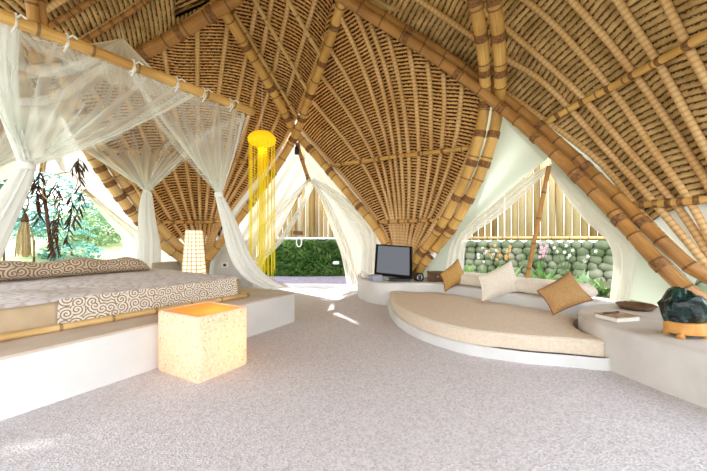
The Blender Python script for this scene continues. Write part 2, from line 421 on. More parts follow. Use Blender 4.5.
# ------------------------------------------------------------------ key points
bA = (-3.3, 7.5); bB = (.97, 6.5); bR = (3.5, 3.3); bL = (-5.2, 3.5)
def GL(x, y, o=0.):
    d = V((bL[0]-bA[0], bL[1]-bA[1])).normalized(); n = V((d.y, -d.x))
    k = n.x * bA[0] + n.y * bA[1] + o
    return P(x, y, k / (n.x * (x - CX) / F + n.y))
IN = V((-.3, 3.0, 1.2))
def keys(rows): return [[P(*p) for p in r] for r in rows]
class Petal:
    def __init__(s, rows, nu, ribs, rib_r=.036, tm='thatch', start=0.0):
        s.tm = tm; s.start = start
        s.k = keys(rows); s.nk = len(s.k)
        s.nu = nu; cols = []
        for i in range(nu + 1):
            cols.append(arclen(s.curve(i / nu, 40), n=60))
        s.cols = cols
        vs = [p for c, L in cols for p in c]; fs = []
        for i in range(nu):
            for j in range(60):
                a = i * 61 + j; fs.append((a, a + 1, a + 62, a + 61))
        s.bvh = BVHTree.FromPolygons(vs, fs)
        s.ribs = ribs; s.rr = rib_r
    def curve(s, u, n):
        ku = u * (s.nk - 1); m = len(s.k[0])
        ctrl = [catmull([s.k[a][j] for a in range(s.nk)], ku) for j in range(m)]
        return spline(ctrl, n)
    def normal(s, i, j):
        c = s.cols; a, b = max(i - 1, 0), min(i + 1, s.nu)
        j0, j1 = max(j - 1, 0), min(j + 1, 60)
        n = (c[b][0][j] - c[a][0][j]).cross(c[i][0][j1] - c[i][0][j0])
        if n.length < 1e-9: return V((0, -1, 0))
        n.normalize()
        return n if n.dot(IN - c[i][0][j]) > 0 else -n
    def build(s):
        step = (.078 if s.tm == 'thatch_leafy' else .056) / 4; prof = [0, .016, .022, .016]
        Lm = max(L for c, L in s.cols); nr = int(Lm / step) + 2
        vs = []; uv = []; idx = {}; fs = []
        for i in range(s.nu + 1):
            c, L = s.cols[i]
            nn = [s.normal(i, j) for j in range(61)]
            for r in range(nr):
                sx = r * step
                if sx > L + step: break
                q = min(sx, L) / L * 60; j = min(int(q), 59); f = q - j
                p = c[j].lerp(c[j + 1], f) + nn[j].lerp(nn[j + 1], f) * (prof[r % 4])
                idx[(i, r)] = len(vs); vs.append(p); uv.append((i / s.nu, sx + step * 0))
        for i in range(s.nu):
            for r in range(nr):
                q = [(i, r), (i + 1, r), (i + 1, r + 1), (i, r + 1)]
                if r * step < s.start: continue
                if all(t in idx for t in q): fs.append([idx[t] for t in q])
                else:
                    g = [t for t in q if t in idx]
                    if len(g) == 3: fs.append([idx[t] for t in g])
        mb = MB(); mb.add(vs, fs, uv)
        o = mb.build('ceiling', M[s.tm], loc=(0, 0, 0)); struct(o)
        sd = o.modifiers.new('thickness', 'SOLIDIFY'); sd.thickness = .10; sd.offset = 0
        # push outer skin outward only: move inner skin stays by offset sign
        s.flip(o, sd)
        if s.start: s.lining(o)
        for u in s.ribs: s.rib(u, o)
        s.obj = o; return o
    def lining(s, parent):
        rows = []
        for i in range(0, s.nu + 1, 2):
            c, L = s.cols[i]; row = []
            for k in range(13):
                q = (s.start + .15) * k / 12 / L * 60; j = min(int(q), 59); row.append(c[j].lerp(c[j + 1], q - j) - s.normal(i, j) * .05)
            rows.append(row)
        mb = MB(); mb.grid(rows); mb.build('lining', M['canvas'], parent)['label'] = 'pale canvas lining behind the bare ribs'
    def flip(s, o, sd):
        me = o.data; c = me.polygons[len(me.polygons) // 2]
        ctr = c.center; sd.offset = -1 if c.normal.dot(IN - ctr) > 0 else 1
    def rib(s, u, parent):
        i = min(int(round(u * s.nu)), s.nu); c = s.cols[i][0]
        pts = [c[j] + s.normal(i, j) * .052 for j in range(0, 61, 2)]
        mb = MB(); mb.tube(pts, s.rr, 8); mb.build('rib', M['rib'], parent)
    def hit(s, px, py, off=.0):
        d = P(px, py, 1.0) - V((0, 0, CH)); d.normalize()
        loc, n, i, dist = s.bvh.ray_cast(V((0, 0, CH)), d)
        if loc is None:
            q = min((c for col, L in s.cols for c in col), key=lambda c: (P2(c) - V((px - CX, HY - py))).length)
            loc = P(px, py, q.y); l2, n, i, dist = s.bvh.find_nearest(q)
        if n.dot(IN - loc) < 0: n = -n
        return loc + n * off

centre = Petal([
 [(394,258,6.7),(385,232,6.8),(366,203,6.95),(344,175,7.1),(318,146,7.2),(300,126,7.2)],
 [(397,258,6.7),(391,215,6.8),(375,160,6.8),(356,123,6.6),(338,95,6.4),(316,66,6.2)],
 [(400,258,6.7),(398,215,6.7),(390,150,6.5),(376,100,6.0),(358,50,5.45),(336,2,5.0)],
 [(403,258,6.7),(405,215,6.6),(403,160,6.3),(397,110,5.9),(387,68,5.5),(372,24,5.1)],
 [(406,258,6.7),(415,215,6.5),(420,160,6.1),(419,120,5.7),(416,85,5.4),(410,48,5.1)],
 [(409,258,6.7),(427,215,6.4),(441,160,5.9),(444,127,5.5),(445,98,5.3),(444,72,5.1)],
 [(413,258,6.7),(438,220,6.2),(461,175,5.75),(473,143,5.45),(480,120,5.25),(486,98,5.1)]],
 66, [i / 12 for i in range(0, 13)], .036, 'thatch', .42)
left = Petal([
 [(192,256,7.4),(165,230,6.9),(135,190,6.35),(105,148,5.9),(66,90,5.35)],
 [(197,256,7.5),(180,215,7.2),(160,170,6.75),(137,115,6.1),(112,56,5.25)],
 [(201,256,7.7),(196,210,7.5),(190,150,7.0),(182,90,6.1),(175,22,5.1)],
 [(205,256,7.7),(212,205,7.5),(222,140,6.9),(235,70,6.1),(249,-12,5.1)],
 [(209,256,7.7),(224,205,7.5),(250,145,7.1),(270,75,6.2),(291,-22,5.05)],
 [(213,256,7.7),(221,226,7.55),(250,184,7.4),(289,130,7.15),(345,-14,5.05)]],
 70, [i / 11 for i in range(0, 12)], .038, 'thatch', .5)
right = Petal([
 [(728,296,3.5),(655,225,4.0),(593,158,4.6),(500,88,5.2),(430,48,5.15),(345,0,5.0)],
 [(730,294,3.5),(665,215,3.9),(610,153,4.5),(545,82,4.8),(490,48,4.85),(400,-12,4.8)],
 [(732,294,3.5),(685,215,3.8),(632,150,4.25),(569,82,4.6),(503,25,4.65),(450,-14,4.65)],
 [(734,294,3.5),(700,215,3.65),(655,150,4.0),(610,85,4.3),(560,28,4.35),(510,-14,4.4)],
 [(737,294,3.5),(720,215,3.55),(695,160,3.75),(650,88,3.95),(610,38,4.0),(560,-16,4.05)],
 [(741,294,3.5),(740,215,3.45),(722,170,3.5),(692,115,3.6),(655,50,3.7),(610,-16,3.7)],
 [(748,294,3.5),(768,215,3.3),(757,160,3.25),(735,120,3.3),(700,60,3.35),(662,-16,3.4)],
 [(758,294,3.5),(800,215,3.1),(810,150,2.9),(790,90,2.9),(760,30,2.9),(720,-24,2.9)],
 [(768,294,3.5),(840,215,2.9),(880,150,2.6),(880,80,2.5),(860,10,2.5),(820,-60,2.5)]],
 72, [i / 8 for i in range(0, 9)], .04, 'thatch_leafy', 1.0)
farleft = Petal([
 [(-130,290,3.6),(-50,190,4.4),(20,115,5.1),(80,80,5.3),(150,45,5.2),(228,-8,5.05)],
 [(-132,290,3.6),(-60,165,4.1),(0,85,4.6),(55,50,4.8),(108,20,4.8),(165,-16,4.8)],
 [(-135,290,3.6),(-80,140,3.8),(-30,60,4.1),(18,22,4.2),(60,-4,4.3),(100,-30,4.3)],
 [(-140,290,3.6),(-110,120,3.5),(-70,30,3.6),(-30,-10,3.6),(20,-40,3.6),(60,-65,3.6)],
 [(-150,290,3.6),(-160,120,3.1),(-150,10,3.0),(-110,-50,3.0),(-60,-90,3.0),(-10,-120,3.0)]],
 50, [0, .25, .5, .75, 1], .04, 'thatch_leafy')
for p in (centre, left, right, farleft): p.build()

# crown of the roof over the camera, from the petals' tops to a ridge behind
APEX = V((-.4, 1.0, 5.8))
loop = []
for pt in (farleft,): loop += [pt.cols[i][0][-1] for i in range(pt.nu, -1, -10)]
loop += [left.cols[i][0][-1] for i in range(28, left.nu + 1, 14)]
loop += [right.cols[i][0][-1] for i in range(0, right.nu + 1, 8)]
loop += [V((3.3, .6, 2.7)), V((3.2, -.8, 2.8)), V((2.2, -2.2, 3.1)), V((0, -2.9, 3.3)), V((-2.6, -2.0, 3.1)), V((-4.6, .2, 2.7)), V((-5.0, 1.6, 2.7)), loop[0]]  # rear points: unseen roof behind camera, extended to keep sky off the near floor
rows = []; uvs = []
for k in range(25):
    t = k / 24; row = []
    for p in loop:
        q = p.lerp(APEX, t); q.z += .25 * math.sin(math.pi * t); row.append(q)
    rows.append(row); uvs.append([(i / 10, t * 3.5) for i in range(len(loop))])
mb = MB(); mb.grid(rows, uvs)
o = mb.build('ceiling', M['thatch'], loc=(0, 0, 0)); struct(o)
sd = o.modifiers.new('thickness', 'SOLIDIFY'); sd.thickness = .06

rows = []
for i in range(8, centre.nu + 1, 2):
    c = centre.cols[i][0]; a = c[-1] + (c[-1] - c[-3]).normalized() * -.05 + V((.02, .12, .04))
    b = min(right.cols[0][0], key=lambda p: (p - a).length)
    d_ = (b - a); rows.append([a - d_.normalized() * .15 + V((0, .05, .0)), a.lerp(b, .5) + V((0, .08, .10)), b + d_.normalized() * .25 + V((0, .06, .10))])
mb = MB(); mb.grid(rows, [[(i * .1, k * .1) for k in range(3)] for i in range(len(rows))]); o = mb.build('ceiling', M['thatch_leafy'], loc=(0, 0, 0)); struct(o)
sd = o.modifiers.new('thickness', 'SOLIDIFY'); sd.thickness = .05

# ------------------------------------------------------------------ structural bamboo
pA = [V((-3.32, 7.55, .30)), P(207,262,7.5), P(234,227,7.4), P(276,170,7.15), P(297,133,6.85)] + [(lambda h: h + (V((0,0,CH))-h).normalized()*.24)(left.hit(x,y)) for x,y in ((309,100),(322,66),(335,28))] + [P(346,-8,4.7)]
pB = [V((.98, 6.5, .37)), P(385,243,6.55), P(371,221,6.65), P(320,160,6.95), P(296,133,6.9)] + [(lambda h: h + (V((0,0,CH))-h).normalized()*.30)(left.hit(x,y)) for x,y in ((276,97),(250,53),(219,4))] + [P(205,-18,4.6)]
bamboo([p - V((0, .06, 0)) for p in pA], .078, 'golden bamboo pole from behind bed up past the yellow lamp, crossing above doorway', lashes=(.3, .42, .55, .62, .7, .8, .9))
bamboo(pB, .08, 'golden bamboo pole rising from behind television over the doorway to upper left', lashes=(.25, .4, .5, .62, .72, .84))
pD = [V((3.55, 3.3, .365)), P(690,300,3.38), P(650,262,3.65), P(600,206,4.15), P(545,151,4.6), P(493,106,4.95), P(440,66,5.0), P(385,30,4.9), P(325,-8,4.65)]
bamboo([p + V((0, -.10, 0)) for p in pD], .072, 'lower of the two long bamboo beams ending behind the green rock', lashes=(.1, .2, .31, .43, .53, .66, .8), m='bamboo_dark')
bamboo([p + V((.14, .0, .21)) * (1.15 - .6 * i / 8) for i, p in enumerate(pD)], .068, 'upper of the two long bamboo beams above the side window', lashes=(.15, .3, .43, .6, .8), m='bamboo_dark')
WE = lambda x, y: PP(x, y, bB, bR, .0)
pE = [V((1.08, 6.30, .37)), WE(422,258), WE(445,228), WE(466,190), WE(482,148), WE(489,105) - V((0,.05,0)), P(490,62,4.6), P(485,20,4.2), P(478,-20,3.9)]
bamboo([p + V((-.10, -.04, 0)) for p in pE], .078, 'left pole of the curved bamboo pair beside the side window', lashes=(.12, .24, .36, .48, .57, .66, .76, .86, .95), lw=.1)
pE2 = [p + V((.06 + .05 * i / 8, -.09, -.02)) for i, p in enumerate(pE)]
bamboo(pE2, .082, 'right pole of the curved bamboo pair beside the side window', lashes=(.12, .24, .36, .48, .57, .66, .76, .86, .95), lw=.1)
pF = [V((-3.40, 7.2, .39)), GL(190,262,-.05), GL(165,243,-.08), GL(140,217,-.08), GL(115,184,-.08), GL(96,155,-.08), GL(75,118,-.08), GL(55,85,-.08), GL(35,50,-.15)]
bamboo([p + V((-.03, -.05, -.02)) for p in pF], .085, 'thick pale bamboo pole sloping behind the netting at far side of bed', lashes=(.3, .36, .42, .48, .54, .6, .75, .9), m='bamboo_pale')
bamboo([p + V((.085, .07, .06)) for p in pF], .08, 'companion pole just above the thick pale bamboo slope behind bed', lashes=(.35, .5, .65, .8), m='bamboo_pale')
pG = [P(-143,298,3.45), P(-60,205,4.25), P(10,125,5.0), P(62,90,5.15), P(145,52,4.95), P(188,28,4.85), P(240,-4,4.75)]
bamboo(pG, .095, 'thick dark bamboo beam at upper left above the net peak', m='bamboo_dark', lashes=(.4, .55, .68, .76, .85, .93))
# purlins lying under the ribs
def purlin(pt, pix, r, label, m='bamboo', ends=0, lash=(.1,.25,.4,.55,.7,.85)):
    pts = [pt.hit(x, y, .0) for x, y in [tuple(V(q)) for q in pix]]
    pts = [p + (V((0, 0, CH)) - p).normalized() * (.11 + r) for p in pts]
    return bamboo(pts, r, label, m, lashes=lash, name='bamboo_purlin', cat='bamboo purlin', lw=.05)
purlin(centre, [(329,166),(365,161),(400,156),(435,152),(468,148)], .038, 'bamboo crosspiece over the middle of the fan of ribs above television')
purlin(centre, [(371,222),(390,222),(410,221),(440,220)], .033, 'short lowest bamboo crosspiece just above the television')
purlin(left, [(152,222),(175,222),(200,222),(224,221)], .036, 'bamboo crosspiece low on the rib fan above woven lamp')
purlin(left, [(104,150),(150,152),(200,157),(240,161),(270,165)], .036, 'bamboo crosspiece passing behind the netting to the yellow lamp')
purlin(right, [(541,125),(575,106),(610,88),(650,66),(690,44),(725,24)], .045, 'long bamboo crosspiece climbing to the right edge across the roof ribs')
purlin(right, [(634,205),(665,203),(690,201),(730,197)], .042, 'short bamboo crosspiece over converging ribs at right edge')
bamboo([P(28,-40,3.1), P(31,-5,3.2), P(34,28,3.3)], .048, 'left of two short posts above left end of the net pole', 'bamboo_dark')
bamboo([P(35,-42,3.2), P(39,-5,3.3), P(43,30,3.4)], .045, 'right of two short posts above left end of the net pole', 'bamboo_dark')
purlin(farleft, [(48,27),(70,14),(94,0),(125,-18)], .035, 'dark bamboo rafter in the upper left corner nearest the frame edge', 'bamboo_dark')
purlin(farleft, [(82,42),(105,28),(130,12),(158,-8)], .035, 'dark bamboo rafter just left of the cord that lifts the net', 'bamboo_dark')
# diagonal battens forming the lattice over the doorway
for i, (a, b, w) in enumerate((((233,12),(300,122),'lowest'), ((252,-4),(308,92),'middle'), ((283,-8),(322,58),'uppermost'))):
    pts = [left.hit(a[0] + (b[0]-a[0])*t, a[1] + (b[1]-a[1])*t, .0) for t in (0, .25, .5, .75, 1)]; pts = [p + (V((0, 0, CH)) - p).normalized() * .22 for p in pts]
    bamboo(pts, .034, w + ' diagonal bamboo batten of the roof lattice over the doorway', 'bamboo_pale', name='bamboo_batten', cat='bamboo batten')

# ------------------------------------------------------------------ canvas and curtains
def ruled(mb, c0, c1, nu=24, nt=24, amp=0.0, folds=6, prof=None, push=V((0, 1, 0)), phase=0.):
    A, _ = arclen(spline(c0, 40), n=nt); B, _ = arclen(spline(c1, 40), n=nt)
    rows = []; uvs = []
    for j in range(nt + 1):
        t = j / nt; row = []
        for i in range(nu + 1):
            s = i / nu; p = A[j].lerp(B[j], s)
            w = (prof(t) if prof else 1) * amp
            p = p + push * (w * math.sin(2 * math.pi * folds * s + phase + 1.2 * math.sin(3 * t)) * (math.sin(math.pi * min(max(s, .0), 1)) ** .5 if 0 < s < 1 else 0))
            row.append(p)
        rows.append(row); uvs.append([(i / nu, t) for i in range(nu + 1)])
    mb.grid(rows, uvs); return mb
def cloth_thing(name, c0, c1, m, label, cat, **k):
    mb = MB(); ruled(mb, c0, c1, **k)
    base = mb.v[0].copy()
    o = mb.build(name, M[m], loc=base); tag(o, label, cat); return o
dA, dB = bA, bB
D = lambda x, y, o=.0: PP(x, y, dA, dB, o)
# doorway canvas
cloth_thing('canvas_drape', [D(294,129,.10), D(270,168,.12), D(231,220,.14), D(206,260,.15), D(204,276,.15)],
    [D(307,177,.35), D(293,206,.45), D(276,240,.5), D(262,268,.55), D(258,287,.55)], 'canvas',
    'white canvas panel left of the doorway behind the yellow threads', 'canvas', amp=.05, folds=3.5, nu=40, prof=lambda t: min(1, t * 2))
cloth_thing('canvas_drape', [D(299,127,.10), D(327,161,.14), D(355,196,.16), D(380,230,.16), D(396,262,.2)],
    [D(309,177,.35), D(326,205,.4), D(340,235,.4), D(352,262,.4), D(360,284,.4)], 'canvas',
    'white canvas panel right of the doorway beside the television', 'canvas', amp=.05, folds=2.5, nu=40, prof=lambda t: min(1, t * 2))
cloth_thing('door_curtain', [D(309,178,.2), D(280,205,.15), D(254,232,.1), D(236,246,.1)],
    [D(311,181,.25), D(286,210,.2), D(262,240,.15), D(244,258,.12)], 'curtain',
    'rolled sheer curtain drawn from doorway peak down left toward the bed', 'curtain', amp=.04, folds=2, nu=16)
cloth_thing('door_curtain', [D(311,180,.3), D(297,210,.3), D(272,246,.25), D(250,262,.2), D(247,284,.2)],
    [D(315,184,.3), D(304,207,.3), D(284,240,.25), D(262,264,.2), D(256,286,.2)], 'curtain',
    'lower sheer curtain fold drawn from doorway peak toward the yellow threads', 'curtain', amp=.05, folds=2.5, nu=20)
cloth_thing('door_curtain', [D(310,180,.32), D(320,198,.32), D(331,228,.32), D(341,255,.32), D(347,285,.32)],
    [D(314,180,.3), D(328,200,.3), D(339,222,.3), D(350,250,.3), D(358,285,.3)], 'curtain',
    'white curtain hanging along the right side of the doorway', 'curtain', amp=.05, folds=3, nu=24)
cloth_thing('door_curtain', [D(312,182,.2), D(330,197,.18), D(350,220,.12), D(362,240,.1), D(360,276,.1)],
    [D(313,178,.2), D(335,190,.18), D(362,212,.12), D(376,232,.1), D(377,272,.1)], 'curtain',
    'crumpled white curtain swept right from the doorway peak onto the plaster ledge', 'curtain', amp=.06, folds=3, nu=30)
bamboo([D(303,187,.5)+V((0,.0,0)), D(291,207,.55), D(268,250,.6)], .045, 'reddish bamboo pole at left edge of the doorway opening', 'bamboo_dark', (.1,))
bamboo([D(324,208,.6), D(340,240,.6), D(360,279,.6)], .045, 'tan bamboo pole behind curtain at right of the doorway opening', 'bamboo_pale', ())
bamboo([D(297,143,.05), D(302,160,.15), D(309,181,.3)], .04, 'short bamboo strut hanging from the crossing to the doorway peak', 'bamboo_dark', (.05, .95))
mb = MB(); c = P(297, 150, 6.85); mb.tube([c + V((0, 0, .09)), c + V((0, 0, .05)), c, c - V((0, 0, .09))], lambda i: (.02, .045, .05, .05)[i], 12)
tag(mb.build('spotlight', M['black'], loc=c + V((0, 0, .09))), 'small black spotlight under the bamboo crossing above doorway', 'spotlight')
# side window canvas
W = lambda x, y, o=.0: PP(x, y, bB, bR, o)
cloth_thing('canvas_drape', [W(484,100,.14), W(482,140,.16), W(462,190,.16), W(436,230,.16), W(414,262,.16), W(406,283,.16)],
    [W(556,152,.14), W(520,181,.3), W(494,204,.35), W(468,228,.3), W(455,250,.25), W(452,280,.25)], 'canvas_green',
    'pale green canvas panel between curved bamboo pair and side window', 'canvas', amp=.035, folds=1.5, nu=30)
cloth_thing('canvas_drape', [W(550,143,.12), W(600,190,.12), W(650,240,.12), W(700,290,.12), W(720,318,.12)],
    [W(553,172,.2), W(600,222,.28), W(614,262,.3), W(612,282,.3), W(614,296,.3)], 'canvas_green',
    'pale cream canvas panel right of side window under the beams', 'canvas', amp=.02, folds=2, nu=30)
cloth_thing('window_curtain', [W(551,164,.15), W(520,181,.2), W(494,203,.2), W(468,224,.2), W(452,240,.15), W(444,272,.12)],
    [W(549,170,.12), W(522,196,.15), W(498,217,.15), W(474,233,.15), W(466,244,.12), W(463,274,.1)], 'curtain',
    'white curtain along the left slope of side window', 'curtain', amp=.045, folds=3, nu=26)
cloth_thing('window_curtain', [W(551,164,.12), W(572,185,.12), W(596,210,.1), W(618,230,.05), W(637,250,.0), W(630,300,-.05)],
    [W(549,170,.12), W(567,198,.12), W(584,220,.1), W(606,240,.05), W(613,262,.0), W(610,302,-.05)], 'curtain',
    'white curtain gathered at the right corner of side window', 'curtain', amp=.06, folds=3.5, nu=36)
bamboo([W(549,166,.0), W(538,222,.0), W(526,284,.0)], .028, 'thin dark bamboo prop standing in the side window', 'bamboo_dark', ())
# canvas strips between beams and thatch
def strip(pole, pt, u, off, label, t0, t1, m='canvas_green'):
    pl, _ = arclen(spline(pole, 60), n=60); a = [pl[int(60 * (t0 + (t1 - t0) * k / 8))] + off for k in range(9)]
    col = pt.cols[u][0]
    b = []
    for q in a:
        c = min(col, key=lambda c: (P2(c) - P2(q)).length); b.append(c)
    c1 = [q + (q - p) * .25 + off for p, q in zip(a, b)]
    cloth_thing('canvas_strip', a, c1, m, label, 'canvas strip', nu=6)
strip(pD, right, 0, V((.08, .2, .05)), 'narrow grey green canvas strip between long beams and right roof', .02, .8)
strip(pB, centre, 0, V((.0, .12, .05)), 'narrow pale canvas strip between doorway pole and the centre rib fan', .04, .46, 'canvas')
strip(pA, left, left.nu, V((.0, .12, .05)), 'narrow pale canvas strip between doorway pole and left roof', .04, .5, 'canvas')
cloth_thing('canvas_strip', [P(414,276,6.5), P(430,250,6.4), P(448,215,6.1), P(468,170,5.7), P(484,120,5.25)],
    [P(408,262,6.75), P(424,240,6.7), P(442,208,6.4), P(462,165,5.95), P(480,118,5.4)], 'canvas', 'narrow pale canvas strip behind the curved bamboo pair', 'canvas strip', nu=4)
# left window canvas
G_ = lambda x, y, o=.0: PP(x, y, bA, bL, o)
cloth_thing('canvas_drape', [GL(66,86,.14), GL(106,152,.14), GL(150,214,.14), GL(184,246,.14), GL(206,268,.14)],
    [GL(30,118,.2), GL(66,176,.35), GL(96,202,.4), GL(130,230,.4), GL(150,270,.4)], 'canvas',
    'white canvas panel sloping behind the bed beside the thick pale pole', 'canvas', amp=.04, folds=2, nu=30)
cloth_thing('canvas_drape', [GL(66,176,.36), GL(40,172,.33), GL(10,178,.3), GL(-30,196,.25), GL(-80,240,.2)],
    [GL(60,92,.12), GL(30,108,.12), GL(0,135,.1), GL(-45,188,.1), GL(-110,262,.1)], 'canvas',
    'white canvas panel above the garden view behind the hanging leaves', 'canvas', amp=.04, folds=2, nu=30)
bamboo([GL(84,190,.3), GL(112,213,.3), GL(146,240,.3)], .03, 'thin grey pole along the upper edge of the garden opening', 'bamboo_pale')
bamboo([GL(58,110,.1), GL(46,150,.1), GL(42,172,.1)], .035, 'short pale bamboo strut behind netting above hanging leaves', 'bamboo_pale')
cloth_thing('window_curtain', [GL(90,200,.1), GL(108,222,.1), GL(122,240,.1), GL(124,272,.1)],
    [GL(96,198,.1), GL(124,220,.1), GL(150,240,.1), GL(152,272,.1)], 'curtain',
    'sheer white curtain tied back at far corner of garden opening', 'curtain', amp=.06, folds=3, nu=30)

# ------------------------------------------------------------------ floor, platform, benches
mb = MB(); out = [(-5.6,-1.5),(4.6,-1.5),(4.8,1.5),(4.2,3.2),(3.0,5.0),(1.6,7.1),(.4,7.95),(-1.0,8.1),(-2.3,8.1),(-3.4,8.1),(-5.0,6.0),(-5.8,3.4)]
mb.slab(out, -.12, 0, .01); struct(mb.build('floor', M['floor']))
dd = V((.536, .845, 0)).normalized(); nn = V((-dd.y, dd.x, 0))
c0 = PZ(0, 357, .385); c1 = PZ(296, 292, .385)
pdir = (c1 - c0).normalized(); pn = V((-pdir.y, pdir.x, 0))
q = [c0 - pdir * 1.6, c1 - pdir * .03, c1 + pn * .03, c1 + pn * 4.1, c1 + pn * 4.1 - pdir * 5.2, c0 - pdir * 1.6 + pn * 3.2]
bpf = empty('bed_platform', (c1.x, c1.y, 0), 'long white plaster platform carrying the bed', 'platform')
mb = MB(); mb.slab(q, 0.0, .367, .004); mb.build('base', M['plaster'], bpf)
mb = MB(); mb.slab(q, .367, .385, .008); mb.build('top', M['tan_top'], bpf)['label'] = 'tan top surface'
# seats
ZS = .235
seat = [PZ(392,290,ZS), PZ(392,295,ZS), PZ(396,302,ZS), PZ(405,309,ZS), PZ(421,316.5,ZS), PZ(445,323.5,ZS), PZ(472,329,ZS), PZ(500,332.5,ZS), PZ(530,335.5,ZS), PZ(568,338,ZS), PZ(600,340.5,ZS), PZ(604,339,ZS),
        PZ(597,334,ZS), V((2.13,3.05,ZS)), V((2.2,3.35,ZS)), V((2.38,3.62,ZS)), V((2.5,3.74,ZS)), V((2.2,4.17,ZS)), V((1.79,4.73,ZS)), V((1.39,5.3,ZS)), V((.95,5.38,ZS))]
def smooth_loop(pts, n=90):
    k = len(pts); e = [pts[-2], pts[-1]] + pts + [pts[0], pts[1]]
    r = []
    for i in range(n):
        t = i * k / n + 2; r.append(catmull(e, t))
    return r
mb = MB(); mb.slab(smooth_loop(seat, 120), .10, ZS, .03, 4)
so = empty('sofa_cushion', (1.6, 4.1, .10), 'large half moon beige seat cushion on the low plinth', 'seat cushion')
mb.build('cushion_pad', M['linen'], so)
def offset_loop(pts, d):
    n = len(pts); ar = sum(pts[i].x * pts[(i+1)%n].y - pts[(i+1)%n].x * pts[i].y for i in range(n)); s = 1 if ar > 0 else -1
    r = []
    for i in range(n):
        e = (pts[(i+1)%n] - pts[i-1]); e.z = 0; e.normalize(); r.append(pts[i] + V((e.y, -e.x, 0)) * (d * s))
    return r
sl = smooth_loop(seat, 120)
pip = offset_loop([V((p.x, p.y, ZS - .022)) for p in sl], .0); pip.append(pip[0]); pip.append(pip[1])
mb = MB(); mb.tube(pip, .007, 6, caps=False); mb.build('piping', M['cream'], so)
mb = MB(); mb.slab(offset_loop(sl, .05), 0.0, .10, .012); tag(mb.build('sofa_plinth', M['plaster'], loc=(1.6, 4.1, 0)), 'low curved white plinth under the half moon cushion', 'plinth')
ZB = .36
tvb = [V((.08,6.55,0)), V((.10,6.2,0)), V((.16,5.95,0)), V((.27,5.7,0)), V((.42,5.52,0)), V((.56,5.47,0)), V((.9,5.5,0)), V((1.42,5.42,0)), V((1.85,4.80,0)), V((2.25,4.24,0)), V((2.52,3.86,0)), V((2.95,3.84,0)), V((3.2,3.9,0)),
       V((2.9,4.5,0)), V((2.0,5.6,0)), V((1.25,6.7,0)), V((.8,7.1,0)), V((.25,7.2,0)), V((.1,7.0,0))]
mb = MB(); mb.slab(smooth_loop(tvb, 100), 0, ZB, .03, 4); tag(mb.build('plaster_ledge', M['plaster'], loc=(1, 6, 0)), 'white rounded plaster ledge holding the television and running behind the sofa', 'ledge')
rb = [V((2.13,2.84,0)), V((2.15,3.05,0)), V((2.24,3.32,0)), V((2.42,3.56,0)), V((2.7,3.72,0)), V((3.1,3.80,0)), V((3.7,3.6,0)), V((4.2,2.9,0)), V((4.3,1.6,0)), V((3.6,.9,0)), V((2.9,1.0,0)), V((2.52,1.5,0)), V((2.33,2.0,0)), V((2.21,2.4,0))]
mb = MB(); mb.slab(smooth_loop(rb, 90), 0, ZB, .025, 4); tag(mb.build('plaster_bench', M['plaster_shade'], loc=(3.2, 2.4, 0)), 'rounded white plaster bench at right carrying the green rock', 'bench')
# wall behind left part
mb = MB(); mb.box(V((-3.05, 7.72, .52)), (1.7, .12, 1.05), math.atan2(bB[1]-bA[1], bB[0]-bA[0]))
struct(mb.build('wall_back', M['plaster'], loc=(-3.05, 7.72, 0)))
mb = MB(); mb.box(V((-4.6, 5.35, .3)), (4.6, .12, .62), math.atan2(bL[1]-bA[1], bL[0]-bA[0]))
struct(mb.build('wall_left', M['plaster'], loc=(-4.6, 5.35, 0)))
so_ = empty('power_socket', P(225, 265, 7.35), 'small socket plate on the low wall right of woven lamp', 'power socket')
c = P(225, 265, 7.35); mb = MB(); mb.box(c, (.16, .03, .12)); bevel(mb.build('plate', M['white'], so_, smooth=False), .004)
mb = MB(); mb.box(c + V((.0, -.018, 0)), (.06, .012, .06)); mb.build('outlet', M['black'], so_, smooth=False)

# back cushion on ledge
def long_cushion(name, path, w, h, m, label, cat, z):
    poly, L = arclen(spline(path, 40), n=50); rows = []
    for i, p in enumerate(poly):
        t = (poly[min(i+1,50)] - poly[max(i-1,0)]).normalized(); s = V((t.y, -t.x, 0))
        e = min(1, (min(i, 50 - i) + .35) / 3.5) ** .5
        row = []
        for k in range(20):
            a = 2 * math.pi * k / 20
            cx, cz = math.cos(a), math.sin(a)
            x = abs(cx) ** .55 * (1 if cx > 0 else -1) * w / 2 * e; zz = abs(cz) ** .55 * (1 if cz > 0 else -1) * h / 2 * e
            row.append(p + s * x + V((0, 0, zz + h / 2)))
        rows.append(row)
    mb = MB(); mb.grid(rows, [[(k / 20, i / 50 * L) for k in range(20)] for i in range(51)], True)
    mb.f.append(tuple(range(20))[::-1]); mb.f.append(tuple(50 * 20 + k for k in range(20)))
    o = mb.build(name, M[m], loc=poly[25]); tag(o, label, cat); return o
long_cushion('back_cushion', [V((1.62,5.55,ZB)), V((2.1,4.95,ZB)), V((2.5,4.4,ZB)), V((2.84,3.92,ZB))], .42, .19, 'cream', 'long cream cushion on the ledge behind the sofa under the window', 'cushion', ZB)

